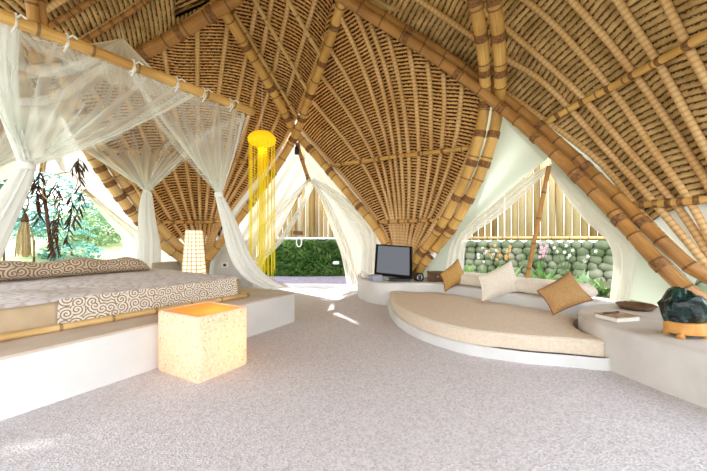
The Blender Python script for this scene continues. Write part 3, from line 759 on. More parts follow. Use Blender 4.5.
# pillows given by four corners
def pillow(cs, th, m, pipe, label, tassel=None):
    n = 20; a, b, c_, d = cs
    nrm = (b - a).cross(d - a).normalized()
    if nrm.y > 0: nrm = -nrm
    def pt(u, v, sgn):
        # pinch sides inward
        uu = .5 + (u - .5) * (1 - .10 * (1 - (2 * v - 1) ** 2)); vv = .5 + (v - .5) * (1 - .10 * (1 - (2 * u - 1) ** 2))
        p = a.lerp(b, uu).lerp(d.lerp(c_, uu), vv)
        k = max(0, (1 - abs(2 * u - 1) ** 2.2)) ** .55 * max(0, (1 - abs(2 * v - 1) ** 2.2)) ** .55
        return p + nrm * (sgn * th * k * (1 + .08 * math.sin(7 * u + 3 * v)))
    base = min(cs, key=lambda p: p.z)
    e = empty('pillow', base, label, 'pillow')
    mb = MB()
    for sg in (1, -1):
        mb.grid([[pt(i / n, j / n, sg) for i in range(n + 1)] for j in range(n + 1)])
    mb.build('pillow_body', M[m], e)
    edge = [pt(i / n, 0, 1) for i in range(n)] + [pt(1, j / n, 1) for j in range(n)] + [pt(1 - i / n, 1, 1) for i in range(n)] + [pt(0, 1 - j / n, 1) for j in range(n)]
    edge += edge[:2]
    mb = MB(); mb.tube(edge, .006, 6, caps=False); mb.build('piping', M[pipe], e)
    if tassel is not None:
        p = cs[tassel]
        for q in (p,):
            mb = MB()
            for k in range(14): mb.tube([q, q + V((U(-.02,.02), U(-.02,.02), -.05))], .003, 4)
            mb.build('tassel', M['pink'], e)
pillow([P(458,259,5.35), P(440,274,5.2), P(445,291.5,5.15), P(468,280,5.2)], .075, 'gold_fabric', 'maroon', 'small ochre pillow standing on its corner nearest the television')
pillow([P(511,261,4.72), P(478,277,4.55), P(482,301,4.45), P(524,290,4.5)], .085, 'cream', 'cream', 'cream pillow with pink tassels, middle of the three pillows', 2)
pillow([P(570,271,3.95), P(537,291,3.8), P(553,315,3.68), P(593,300,3.72)], .085, 'brown_fabric', 'maroon', 'brown pillow with maroon edge on right end of the sofa')

# ------------------------------------------------------------------ bed
BZ = .385; MT = .63
b0 = PZ(0, 342, BZ) ; b1 = PZ(245, 297.5, BZ)
d2 = (b1 - b0).normalized(); n2 = V((-d2.y, d2.x, 0))
def bp(s, w, z): return b1 - d2 * s + n2 * w + V((0, 0, z - BZ))      # s metres back from the foot corner, w metres across
bed = empty('bed', bp(1, 1, BZ), 'wide low bed with tan sheet and bamboo edge rail on the white platform', 'bed')
mb = MB(); mb.slab([bp(.03, .05, 0), bp(2.9, .05, 0), bp(2.9, 1.95, 0), bp(.03, 1.95, 0)], BZ, MT - .012, .05, 4)
mb.build('mattress', M['sheet'], bed)
m_, pl_, _l = bamboo_mb([bp(-.02, .0, BZ + .028), bp(1.5, .0, BZ + .028), bp(3.2, .0, BZ + .028)], .026)
m_.build('edge_rail', M['bamboo_pale'], bed)
m_, pl_, _l = bamboo_mb([bp(-.03, -.02, BZ + .028), bp(-.03, 1.0, BZ + .028), bp(-.03, 1.95, BZ + .028)], .026)
m_.build('edge_rail', M['bamboo_pale'], bed)
bs = empty('bedspread', bp(1, 1, MT), 'quilted pale bedspread with brown scroll border spread over the bed', 'bedspread')
rows = []; n = 60
for i in range(n + 1):
    s = .02 + 2.95 * i / n; row = []
    for k in range(44):
        w = .03 + 1.93 * k / 43
        z = MT + .006 + .006 * math.sin(9 * s + 3 * w) * math.sin(7 * w + s) + .008 * math.sin(2.1 * s)
        e = min(1, min(w - .03, s) / .05); z -= .02 * (1 - e) ** 2
        row.append(bp(s, w, z))
    rows.append(row)
mb = MB(); mb.grid(rows); mb.build('quilt', M['quilt'], bs)
rows = []; uvs = []
sB = 1.74
for i in range(81):
    s = .10 + (sB - .10) * i / 80; row = []; uu = []
    for k in range(16):
        t = k / 15; z = MT - .004 - t * .205
        w = .035 - .006 * math.sin(14 * s) * t - .012 * math.sin(5 * s + 1) * t - .012
        row.append(bp(s, w, z)); uu.append((s, t * .205))
    rows.append(row); uvs.append(uu)
mb = MB(); mb.grid(rows, uvs); o = mb.build('border', M['scroll'], bs); o['label'] = 'cream border printed with brown scrolls'
# rolled bolster along far side
poly = [bp(.25 + 2.6 * i / 50, 1.78, MT) for i in range(51)]; rows = []; uvs = []
for i, p in enumerate(poly):
    h = .10 * (1 + .10 * math.sin(i * .5)) * min(1, ((min(i, 50 - i) + .2) / 6)) ** .45; row = []; uu = []
    for k in range(20):
        a = 2 * math.pi * k / 20
        row.append(p + n2 * (math.cos(a) * h * 1.7) + V((0, 0, .012 + h + math.sin(a) * h))); uu.append((k / 20 * .7, i / 50 * 2.6))
    rows.append(row); uvs.append(uu)
mb = MB(); mb.grid(rows, uvs, True); mb.f.append(tuple(range(20))[::-1]); mb.f.append(tuple(50 * 20 + k for k in range(20)))
tag(mb.build('bolster_pillow', M['scroll2'], loc=bp(1.5, 1.78, MT)), 'long bolster in brown scroll print along the far side of the bed', 'bolster')

# ------------------------------------------------------------------ mosquito net
K0 = PZ(0, 15, 2.7); K1 = PZ(250, 111, 2.7)
kd = (K1 - K0).normalized(); kn = V((-kd.y, kd.x, 0))
K1e = K1 + kd * .05
bamboo([K0 - kd * 1.2, K0, K0.lerp(K1, .5), K1e], .047, 'long bamboo pole holding the front edge of the mosquito net', 'bamboo', ())
def Kp(px):   # point on the pole at image column px
    # solve along line
    lo, hi = -1.5, (K1 - K0).length
    for _ in range(40):
        m_ = (lo + hi) / 2; p = K0 + kd * m_
        if p.x / p.y * F + CX < px: lo = m_
        else: hi = m_
    return K0 + kd * lo - V((0, 0, .06))
net = empty('mosquito_net', bp(1, 1, MT + .03), 'white mosquito net tied over the bed from the bamboo pole', 'mosquito net')
peak = P(123, 38, 4.5)
FR = K1 + kn * 1.75; FR.z = 2.62; FL = K0 + kn * 1.75 - kd * .4; FL.z = 2.62
nR = P(219, 195, 4.35); nM = P(147, 192, 5.15); nL = P(27, 166, 2.75)
def drape(top, node, ctrl, folds, amp, name='drape', m='net', ns=60, nt=30, spread=.03, push=None):
    tp, _ = arclen(spline(top, 30), n=ns); rows = []; uvs = []
    for i in range(ns + 1):
        s = i / ns; a = tp[i]; c = ctrl[0].lerp(ctrl[1], s)
        e = node + V((spread * math.cos(6.28 * s * 2), spread * math.sin(6.28 * s * 2), 0)); row = []; uu = []
        for j in range(nt + 1):
            t = j / nt; p = a * (1 - t) ** 2 + c * (2 * t * (1 - t)) + e * t * t
            w = amp * (math.sin(math.pi * t) ** .8) * math.sin(2 * math.pi * folds * s + 1.5 * math.sin(4 * s)) 
            row.append(p + (push or V((0, 1, 0))) * w + V((0, 0, w * .3))); uu.append((s, t))
        rows.append(row); uvs.append(uu)
    mb = MB(); mb.grid(rows, uvs); return mb.build(name, M[m], net)
# front: left drape (gathers at nL), right drape (gathers at nR), overlapping
drape([Kp(-60), Kp(10), Kp(60), Kp(120), Kp(196)], nL, (P(-10,110,2.6), P(125,140,3.4)), 8, .07, spread=.045)
drape([Kp(126), Kp(170), Kp(210), Kp(245)], nR, (P(168,132,3.9), P(240,150,4.25)), 7, .05)
# foot side
drape([K1 - V((0,0,.06)), K1.lerp(FR, .5), FR], nR, (P(236,150,4.3), P(190,150,4.8)), 5, .05)
drape([K1 - V((0,0,.06)), K1.lerp(FR, .5), FR], nM, (P(192,150,4.9), P(158,150,5.15)), 6, .05)
# far side
drape([FR, FR.lerp(FL, .35), FR.lerp(FL, .75)], nM, (P(152,150,5.15), P(102,158,4.6)), 6, .05)
drape([FR.lerp(FL, .3), FR.lerp(FL, .7), FL], nL + kn * 1.6 - kd * .2, (P(60,140,4.1), P(0,150,3.7)), 6, .05)
# sloping top up to the peak
for (a, b) in ((K0 - kd * .6, K1), (K1, FR), (FR, FL)):
    rows = []; uvs = []
    for i in range(31):
        s = i / 30; e = a.lerp(b, s); row = []
        for j in range(17):
            t = j / 16; p = e.lerp(peak, t); p.z -= .42 * math.sin(math.pi * t) * (.6 + .4 * math.sin(s * 3)) - .035 * math.sin(s * 40) * (1 - t) * math.sin(math.pi * t)
            row.append(p)
        rows.append(row); uvs.append([(s, (j / 16) ** 2 * .8) for j in range(17)])
    mb = MB(); mb.grid(rows, uvs); mb.build('canopy', M['net'], net)
def gathered(path, r0, r1, folds=9, ns=54, nt=30, flat=1.0, name='gathered_curtain', m='net_gather'):
    pl, _ = arclen(spline(path, 40), n=nt); rows = []; uvs = []
    for j, p in enumerate(pl):
        t = j / nt; r = r0 + (r1 - r0) * (t ** .7); row = []; uu = []
        for i in range(ns):
            a = 2 * math.pi * i / ns; rr = r * (1 + .32 * math.sin(folds * a + 2 * t))
            row.append(p + V((math.cos(a) * rr, math.sin(a) * rr * flat, 0))); uu.append((i / ns, t))
        rows.append(row); uvs.append(uu)
    mb = MB(); mb.grid(rows, uvs, True); return mb.build(name, M[m], net)
gathered([nR, P(229,222,4.38), P(240,255,4.4), P(256,277,4.4), P(276,287,4.42)], .035, .14)
gathered([nM, P(147,215,5.15), P(149,240,5.15), P(149,262,5.15)], .05, .13)
gathered([nL, P(16,188,2.78), P(-4,225,2.85), P(-26,268,2.9)], .04, .11)
gathered([P(2,24,2.5), P(4,70,2.6), P(12,120,2.7), P(26,164,2.76)], .08, .04)
def fold(pix, r, alpha='net_fold'):
    pl, _ = arclen(spline([P(*q) for q in pix], 40), n=40); n = len(pl); rows = []; uvs = []
    for j, p in enumerate(pl):
        rr = r * (.55 + .45 * math.sin(math.pi * j / 40)); row = []
        for i in range(16):
            a = 2 * math.pi * i / 16; row.append(p + V((0, math.cos(a) * rr * .5, math.sin(a) * rr * (1 + .2 * math.sin(5 * a)))))
        rows.append(row); uvs.append([(i / 16, .5)] * 16)
    mb = MB(); mb.grid(rows, uvs, True); return mb.build('fold', M[alpha], net)
fold([(27,165,2.75),(64,153,2.85),(110,137,3.1),(150,113,3.4),(190,91,3.75)], .04)
fold([(18,66,2.6),(45,72,2.65),(74,67,2.75),(96,60,2.9)], .05)
fold([(19,102,2.65),(45,101,2.7),(70,90,2.8),(95,72,2.95),(112,64,3.05)], .05)
fold([(139,70,3.1),(150,108,3.5),(171,139,3.85),(198,170,4.15),(219,194,4.35)], .045)
fold([(88,152,4.7),(112,166,4.85),(135,182,5.05),(147,192,5.15)], .045)
fold([(147,192,5.15),(168,172,5.0),(186,152,4.8),(210,132,4.5),(243,116,4.3)], .045)
# ties
for px in (15, 66, 132, 175, 202, 229):
    p = Kp(px) + V((0, 0, .06)); mb = MB()
    ring = [p + (kn * math.cos(a) + V((0, 0, 1)) * math.sin(a)) * .052 for a in [2 * math.pi * k / 14 for k in range(15)]]
    mb.tube(ring, .008, 6)
    q = p - kn * .055
    mb.tube([q, q + V((.02, -.02, -.06)), q + V((-.02, -.02, -.12))], .008, 5)
    mb.tube([q, q + V((.05, -.02, .01)), q + V((.09, -.02, -.02))], .007, 5)
    mb.build('tie', M['cord'], net)
for nd in (nR, nM, nL):
    mb = MB(); mb.tube([nd + V((0, 0, .03)), nd - V((0, 0, .03))], .055, 12); mb.build('tie_band', M['cord'], net)
mb = MB(); up = farleft.hit(118, 16, .0); mb.tube([peak, peak.lerp(up, .5), up], .006, 6); mb.build('lifting_cord', M['cord'], net)

# ------------------------------------------------------------------ cube lamp
A = PZ(198, 385, 0); Bc = PZ(161, 366, 0); Cc = PZ(248, 364, 0)
ax = (Cc - A).normalized(); lx = (Cc - A).length; ly = (Bc - A).length * .88
ay = V((-ax.y, ax.x, 0)); rot = math.atan2(ax.y, ax.x)
cc = A + ax * lx / 2 + ay * ly / 2; H = .5
lamp = empty('cube_lamp', cc, 'glowing cube lamp of speckled resin on the floor before the platform', 'lamp')
def rrect(hx, hy, r, z, n=6):
    o = []
    for sx, sy, a0 in ((1, 1, 0), (-1, 1, 90), (-1, -1, 180), (1, -1, 270)):
        for k in range(n + 1):
            a = math.radians(a0 + 90 * k / n); o.append((sx * (hx - r) + r * math.cos(a), sy * (hy - r) + r * math.sin(a)))
    return [cc + ax * x + ay * y + V((0, 0, z)) for x, y in o]
mb = MB(); hx, hy = lx / 2, ly / 2
rows = [rrect(hx - .01, hy - .01, .03, .002), rrect(hx, hy, .03, .015), rrect(hx, hy, .03, H - .012), rrect(hx - .006, hy - .006, .03, H), rrect(hx - .03, hy - .03, .03, H), rrect(hx - .034, hy - .034, .03, H - .03)]
mb.grid(rows, None, True); mb.build('shade', M['lamp_paper'], lamp)
mb = MB(); rows = []
for k in range(9):
    t = k / 8; rows.append(rrect((hx - .034) * (1 - t) + .01 * t, (hy - .034) * (1 - t) + .01 * t, .03 * (1 - t) + .009 * t, H - .006 - .035 * math.sin(t * math.pi / 2)))
o0 = 0; mb.grid(rows, None, True); n4 = len(rows[0]); mb.f.append(tuple(8 * n4 + k for k in range(n4)))
mb.build('lid', M['lamp_top'], lamp)['label'] = 'sunken orange lid'
def point(name, loc, e, col, r, parent):
    l = bpy.data.lights.new(name, 'POINT'); l.energy = e; l.color = col; l.shadow_soft_size = r
    o = bpy.data.objects.new(name, l); C.objects.link(o); o.parent = parent; o.location = V(loc) - ORG[parent.name]; return o
LAMP_E = 1.7
point('bulb', cc + ax * .09 - ay * .03 + V((0, 0, .25)), LAMP_E, (1, .56, .20), .05, lamp)

# ------------------------------------------------------------------ yellow lamp
yc = P(262, 140, 6.2)
yl = empty('pendant_lamp', yc + V((0, 0, .17)), 'yellow mushroom shaped hanging lamp with long yellow threads', 'lamp')
prof = [(.002, .165), (.08, .16), (.16, .135), (.225, .085), (.258, .02), (.25, -.04), (.20, -.085), (.14, -.11), (.10, -.13), (.085, -.17)]
mb = MB(); mb.lathe(yc, prof, 32); mb.build('lamp_shade', M['yellow_cap'], yl)
zb = PZ(262, 280, .30).z
mb = MB(); random.seed(3)
for k in range(34):
    a = 2 * math.pi * k / 34 + U(-.05, .05); rr = .235 if k % 2 else .205
    x, y = math.cos(a) * rr, math.sin(a) * rr
    zb_ = P(262, 282, 6.2).z + U(-.02, .25)
    mb.tube([yc + V((x, y, -.03)), yc + V((x, y, -.9)), V((yc.x + x, yc.y + y, zb_))], .0036, 4)
for k in range(24):
    a = U(0, 6.28); rr = U(.02, .11); x, y = math.cos(a) * rr, math.sin(a) * rr
    s = U(.9, 1.5); zb_ = P(262, 276, 6.2).z + U(-.02, .1)
    mb.tube([yc + V((x, y, -.12)), yc + V((x * s, y * s, -1.0)), V((yc.x + x * s * 1.1, yc.y + y * s * 1.1, zb_))], .004, 4)
o = mb.build('thread_fringe', M['yellow_thread'], yl); o['kind'] = 'stuff'
top = left.hit(262, 116, .05)
mb = MB(); mb.tube([yc + V((0, 0, .16)), V((yc.x, yc.y, yc.z + .9)), V((yc.x, yc.y, yc.z + 1.35))], .005, 6); mb.build('hanging_cord', M['cord'], yl)
point('bulb', yc + V((0, -.0, .0)), 2, (1, .75, .2), .05, yl).location.z += 0

# woven lamp behind bed
wl = V((P(194, 250, 6.0).x, 6.0, BZ))
wo = empty('woven_lamp', wl, 'tall tapered woven lamp glowing behind the far corner of the bed', 'lamp')
ht = P(194, 230, 6.0).z - BZ
rows = []; uvs = []
for i in range(15):
    t = i / 14; r = .175 - .055 * t
    row = []; uu = []
    for k in range(32):
        a = 2 * math.pi * k / 32; q = 1 / max(abs(math.cos(a)) ** 5 + abs(math.sin(a)) ** 5, 1e-6) ** .2
        row.append(wl + V((math.cos(a) * r * q, math.sin(a) * r * q, .03 + (ht - .03) * t))); uu.append((k / 32, t))
    rows.append(row); uvs.append(uu)
mb = MB(); mb.grid(rows, uvs, True); mb.f.append(tuple(14 * 32 + k for k in range(32))); mb.build('shade', M['weave'], wo)
mb = MB(); mb.box(wl + V((0, 0, .015)), (.34, .34, .03)); mb.build('base', M['darkwood'], wo, smooth=False)

# ------------------------------------------------------------------ hanging leaf mobile and straw tassel
random.seed(11)
mo = empty('leaf_mobile', P(58, 150, 4.55), 'hanging mobile of dark dried leaves on a ring in the garden opening', 'mobile')
rc = P(60, 186, 4.5); ring = [rc + V((.22 * math.cos(a), .10 * math.sin(a), .20 * math.sin(a))) for a in [2 * math.pi * k / 30 for k in range(31)]]
mb = MB(); mb.tube(ring, .008, 6); mb.build('ring', M['straw'], mo)
def strand(pix, Y, nl):
    pts, L = arclen(spline([P(x, y, Y) for x, y in pix], 20), n=nl); mb = MB(); mb.tube(pts, .005, 5)
    for p in pts[1:]:
        for _ in range(2):
            a = U(0, 6.28); d = V((math.cos(a) * .6, math.sin(a) * .3, -1.0)).normalized() * U(.12, .20)
            mb.leaf(p, d, U(.009, .015), V((U(-1, 1), U(-1, 1), .2)).normalized(), U(-.2, .2), 3)
    mb.build('leaf_strand', M['feather'], mo)
for s in (([(41,168),(38,185),(36,205),(40,216)], 4.5, 12), ([(33,172),(36,190)], 4.5, 6), ([(57,182),(60,205),(57,230),(58,252)], 4.5, 18), ([(58,180),(52,190),(44,200)], 4.5, 6),
          ([(71,192),(72,210),(69,228),(66,240)], 4.5, 13), ([(78,158),(80,175),(81,195),(77,215),(73,222)], 4.45, 15), ([(70,172),(76,162),(82,160),(85,172)], 4.45, 6), ([(54,215),(52,240),(56,256)], 4.5, 10)): strand(*s)
mb = MB(); mb.tube([P(43,188,4.52), P(47,215,4.52), P(50,240,4.52), P(54,258,4.52)], .022, 8); mb.build('branch', M['darkwood'], mo)
mb = MB()
for x in (44, 60, 78): mb.tube([P(x, 128, 4.55), P(x, 178 if x != 78 else 160, 4.5)], .004, 5)
mb.build('hanging_cord', M['cord'], mo)
ta = empty('straw_tassel', P(25, 216, 4.3), 'pale straw tassel hanging on a looped cord left of the dark leaves', 'tassel')
mb = MB()
for k in range(70):
    a = U(0, 6.28); r = U(0, .11); p0 = P(25, 218, 4.3); mb.tube([p0 + V((math.cos(a) * .02, math.sin(a) * .02, 0)), p0 + V((math.cos(a) * r * .8, math.sin(a) * r * .8, -.22)), p0 + V((math.cos(a) * r, math.sin(a) * r, -.48 + U(-.03, .02)))], .005, 4)
mb.build('straw_bundle', M['straw'], ta)
mb = MB(); mb.tube([P(25,222,4.3), P(25,219,4.3), P(25,213,4.3)], lambda i: (.045, .04, .015)[i], 10)
mb.build('knot', M['darkwood'], ta)
mb = MB(); a = P(25, 213, 4.3); b = P(25, 195, 4.3)
mb.tube([a, P(21,203,4.3), P(24,190,4.3), P(25,174,4.3), P(25,150,4.3)], .008, 6); mb.tube([a, P(29,203,4.3), P(26,190,4.3)], .008, 6)
mb.build('cord', M['darkwood'], ta)

# ------------------------------------------------------------------ things on ledge and bench
tvc = P(394, 262, 5.95)
tv = empty('television', V((tvc.x, 5.95, ZB)), 'black flat television with glossy screen on the white ledge', 'television')
quad = [P(376,244,6.1), P(412,246.5,5.95), P(412,279,5.9), P(374,275,6.05)]
q = [v.copy() for v in quad]; nz = (q[1] - q[0]).cross(q[3] - q[0]).normalized()
if nz.y > 0: nz = -nz
def slabq(qq, f, bk, name, m, par):
    mb = MB(); mb.add([p + nz * f for p in qq] + [p - nz * bk for p in qq], [(0,1,2,3), (7,6,5,4), (0,4,5,1), (1,5,6,2), (2,6,7,3), (3,7,4,0)]); return bevel(mb.build(name, m, par, smooth=False), .004)
slabq(q, .0, .07, 'housing', M['tv_black'], tv)
ce = sum(q, V()) / 4
slabq([ce + (p - ce) * .87 + V((0, 0, .015)) for p in q], .005, .0, 'screen', M['screen'], tv)
mb = MB(); mb.box(V((ce.x, 6.07, ZB + .015)), (.36, .22, .03)); bevel(mb.build('stand', M['silver'], tv, smooth=False))
def simple_box(name, c, d, rot, m, label, cat, bev=.006):
    mb = MB(); mb.box(V(c) + V((0, 0, d[2] / 2)), d, rot); o = bevel(mb.build(name, M[m], loc=c, smooth=False), bev); return tag(o, label, cat)
p = PZ(400, 282, ZB); simple_box('disc_player', (p.x, 5.72, ZB), (.36, .16, .05), -.1, 'black', 'low black disc player in front of the television', 'disc player')
p = PZ(378, 279.5, ZB); simple_box('storage_box', (.38, 5.80, ZB), (.19, .17, .10), .5, 'greybox', 'small grey blue box at left foot of the television', 'box')
cp = V((.19, 6.2, ZB)); cu = empty('coffee_mug', cp, 'white mug standing left of the television', 'mug')
mb = MB(); mb.lathe(cp, [(.001, .0), (.04, .0), (.045, .02), (.047, .12), (.042, .12), (.038, .02), (.001, .015)], 20); mb.build('body', M['white'], cu)
mb = MB(); mb.tube([cp + V((-.042 - .035 * math.sin(a), 0, .06 + .035 * math.cos(a))) for a in [math.pi * k / 8 for k in range(9)]], .008, 6); mb.build('handle', M['white'], cu)
p = PZ(418, 281, ZB); sp_ = V((1.13, 5.78, ZB)); s_ = empty('loudspeaker', sp_, 'small black round loudspeaker right of the television', 'loudspeaker')
mb = MB(); mb.lathe(sp_, [(.001, 0), (.07, 0), (.085, .03), (.085, .10), (.06, .135), (.001, .14)], 20); mb.build('cabinet', M['black'], s_)
mb = MB(); mb.lathe(sp_ + V((0, -.08, .07)), [(.001, 0), (.045, .0), (.05, .01)], 16, Matrix.Rotation(math.pi / 2, 3, 'X')); mb.build('grille', M['silver'], s_)
p = V((1.42, 5.75, ZB)); cb = empty('wooden_box', p, 'dark brown wooden box between loudspeaker and ochre pillow', 'box')
mb = MB(); mb.box(p + V((0, 0, .07)), (.28, .2, .14), -.15); bevel(mb.build('body', M['darkwood'], cb, smooth=False))
mb = MB(); mb.box(p + V((0, 0, .15)), (.30, .22, .025), -.15); bevel(mb.build('lid', M['darkwood'], cb, smooth=False))
mb = MB(); mb.lathe(p + V((.0, -.115, .09)), [(.001, 0), (.015, .0), (.018, .012), (.001, .015)], 12, Matrix.Rotation(math.pi / 2, 3, 'X')); mb.build('latch', M['silver'], cb)
lp = V((1.36, 6.1, ZB)); rl = empty('reading_lamp', lp, 'small white reading lamp on a curved stem beside curved bamboo', 'lamp')
hd = P(434, 255, 5.85)
mb = MB(); mb.tube([lp, lp + V((0, 0, .25)), V((1.22, 5.95, .83)), V((1.30, 5.9, .90)), hd], .008, 8); mb.build('stem', M['silver'], rl)
mb = MB(); mb.lathe(lp, [(.001, .02), (.05, .018), (.06, .0)], 16); mb.build('base', M['silver'], rl)
mb = MB(); mb.lathe(hd, [(.001, .05), (.03, .045), (.05, 0), (.06, -.04)], 16, Matrix.Rotation(.7, 3, 'Y')); mb.build('lamp_shade', M['white'], rl)
# book, bowl, rock
bk = PZ(617, 319, ZB); bo = empty('open_book', bk, 'brown covered book lying on the right bench near its rounded end', 'book')
mb = MB(); mb.box(bk + V((0, 0, .018)), (.26, .20, .034), .25); mb.build('pages', M['page'], bo, smooth=False)
mb = MB(); mb.box(bk + V((0, 0, .039)), (.28, .21, .008), .25); bevel(mb.build('cover', M['paper'], bo, smooth=False), .002)
mb = MB(); mb.tube([bk + V((-.12, .0, .052)), bk + V((.06, .06, .052))], .009, 8); tag(mb.build('pen', M['darkwood'], loc=bk + V((-.12, 0, .043))), 'dark pen lying across the book on right bench', 'pen')
tr = PZ(636, 309, ZB); t_ = empty('wooden_tray', tr, 'dark wooden tray on the right bench behind the book', 'tray')
mb = MB(); mb.lathe(tr, [(.001, .012), (.12, .012), (.155, .045), (.17, .045), (.13, .0), (.001, .0)], 28); mb.build('dish', M['darkwood'], t_)
mb = MB(); mb.lathe(tr, [(.152, .044), (.163, .052), (.174, .044)], 28); mb.build('rim', M['darkwood'], t_)
rk = PZ(685, 336, ZB); rk.z = ZB
ge = empty('mineral_rock', rk + V((0, 0, .11)), 'large dark green glossy rock on the orange wooden stand', 'rock')
import mathutils
mb = MB(); rows = []
for i in range(15):
    ph = math.pi * i / 14; row = []
    for k in range(28):
        a = 2 * math.pi * k / 28
        d = V((math.sin(ph) * math.cos(a), math.sin(ph) * math.sin(a), math.cos(ph)))
        nzv = mathutils.noise.noise(d * 1.7 + V((3, 1, 2))) * .35 + mathutils.noise.noise(d * 5) * .13
        rr = 1 + nzv; z = d.z * rr
        row.append(rk + V((d.x * rr * .15, d.y * rr * .12, .20 + max(z, -.75) * .125 + (.06 * math.exp(-((d.x + .15) / .35) ** 2) if d.z > 0 else 0))))
    rows.append(row)
mb.grid(rows, None, True); mb.build('stone', M['geode'], ge, smooth=False)
st = empty('wooden_stand', rk, 'carved orange wooden stand under the green rock', 'stand')
mb = MB(); mb.slab([rk + V((.13 * math.cos(a) * (1 + .05 * math.sin(5 * a)), .11 * math.sin(a), 0)) for a in [2 * math.pi * k / 30 for k in range(30)]], ZB + .03, ZB + .115, .01); mb.build('top', M['redwood'], st)
for x, y in ((-.09, -.06), (.09, -.06), (-.08, .06), (.08, .06)):
    mb = MB(); mb.tube([rk + V((x, y, .04)), rk + V((x * 1.05, y * 1.05, 0))], lambda i: (.022, .028)[i], 8); mb.build('leg', M['redwood'], st)
bd = V((2.86, 2.75, ZB)); jar = empty('perfume_bottle', bd, 'small dark red glass bottle right of the green rock', 'bottle')
mb = MB(); mb.lathe(bd, [(.001, 0), (.06, .0), (.07, .05), (.06, .12), (.025, .15)], 18); mb.build('body', mat('dark_red_glass', (.10, .01, .03), .1, .8), jar)
mb = MB(); mb.lathe(bd, [(.025, .148), (.03, .16), (.03, .2), (.001, .205)], 14); mb.build('stopper', M['black'], jar)

# ------------------------------------------------------------------ outside
mb = MB(); mb.box(V((0, 6, -.16)), (60, 60, .08)); struct(mb.build('ground', M['soil'], smooth=False))
mb = MB(); mb.slab([V((-4.2,8.0,0)), V((1.2,7.6,0)), V((3.0,9.9,0)), V((-5.5,9.9,0))], -.1, -.01, .01); struct(mb.build('path', M['deck']))
# lawn rising in the garden
rows = []
for i in range(25):
    row = []
    for j in range(25):
        r = 6.5 + 20 * i / 24; a = math.radians(122 + 73 * j / 24)
        x, y = r * math.cos(a) * 1.0 - .5, 2 + r * math.sin(a)
        row.append(V((x, y, -.11 + 1.45 * min(1, i / 12) ** 1.1 + .1 * math.sin(j + i * .6))))
    rows.append(row)
mb = MB(); mb.grid(rows); struct(mb.build('lawn', M['lawn']))
def leafmass(name, c, rad, n, lw, ll, m, label, cat, stem=True, flat=None):
    e = empty(name, V((c[0], c[1], c[2] - rad[2])), label, cat); mb = MB()
    for _ in range(n):
        while True:
            d = V((U(-1, 1), U(-1, 1), U(-1, 1)))
            if .25 < d.length < 1: break
        d = d.normalized() * (d.length ** .5)
        p = V(c) + V((d.x * rad[0], d.y * rad[1], d.z * rad[2]))
        a = U(0, 6.28); mb.leaf(p, (V((math.cos(a), math.sin(a), U(-.6, .5))) + d * .6).normalized() * ll * U(.6, 1.3), lw * U(.7, 1.3), V((U(-.3, .3), U(-.3, .3), 1)), .2)
    mb.build('foliage', M[m], e)
    if stem:
        mb = MB(); b = V((c[0], c[1], c[2] - rad[2] - .1)); mb.tube([b, V(c)], .04, 6); mb.build('stem', M['darkwood'], e)
    return e
random.seed(5)
# hedge beyond the doorway, one clipped ivy wall
mb = MB()
for _ in range(9000):
    x = U(-5.2, 2.6); z = U(-.05, 1.06) ; y = 9.8 - U(0, .12) - .15 * math.sin(3 * x) * .3
    a = U(0, 6.28); mb.leaf(V((x, y, z)), V((math.cos(a) * .6, -.5, math.sin(a) * .6 - .3)).normalized() * U(.07, .13), U(.025, .04), V((0, -.3, 1)), .2)
hg = empty('ivy_hedge', V((-1.3, 9.9, 0)), 'dark green ivy covered garden wall seen through the doorway', 'hedge')
mb.build('foliage', M['ivy'], hg)
mb = MB(); mb.box(V((-1.3, 10.05, .5)), (8, .35, 1.04)); mb.build('wall_core', M['mortar'], hg, smooth=False)
# bamboo fences
def fence(a, b, z0, z1, n, label, rail='bamboo_pale'):
    a, b = V(a), V(b); e = empty('bamboo_fence', (a + b) / 2, label, 'fence')
    for i in range(n):
        p = a.lerp(b, (i + .5) / n); r = (b - a).length / n / 2 * U(.93, 1.04)
        mb = MB(); h = z1 + U(-.15, .15)
        mb.tube([V((p.x, p.y, z0)), V((p.x + U(-.01,.01), p.y, (z0 + h) / 2)), V((p.x + U(-.02,.02), p.y, h))], r, 8); mb.build('fence_pole', M['fence'], e)
    for z in (z0 + .06,):
        d = (b - a).normalized(); s = V((d.y, -d.x, 0)); s = s if s.y < 0 else -s
        mb = MB(); mb.tube([a + s * .09 + V((0, 0, z - a.z)), b + s * .09 + V((0, 0, z - a.z))], .04, 8); mb.build('rail', M[rail], e)
fence((-4.6, 10.05, 1.0), (1.7, 10.05, 1.0), 1.02, 4.4, 46, 'tall bamboo fence on the ivy wall seen through the doorway', 'white')
SW0 = V((1.3, 9.8, 0)); SW1 = V((8.2, 5.4, 0))
fence(SW0 + V((.1,.1,1.0)), SW1 + V((.1,.1,1.0)), 1.04, 4.6, 52, 'tall pale bamboo fence above the stone wall outside side window')
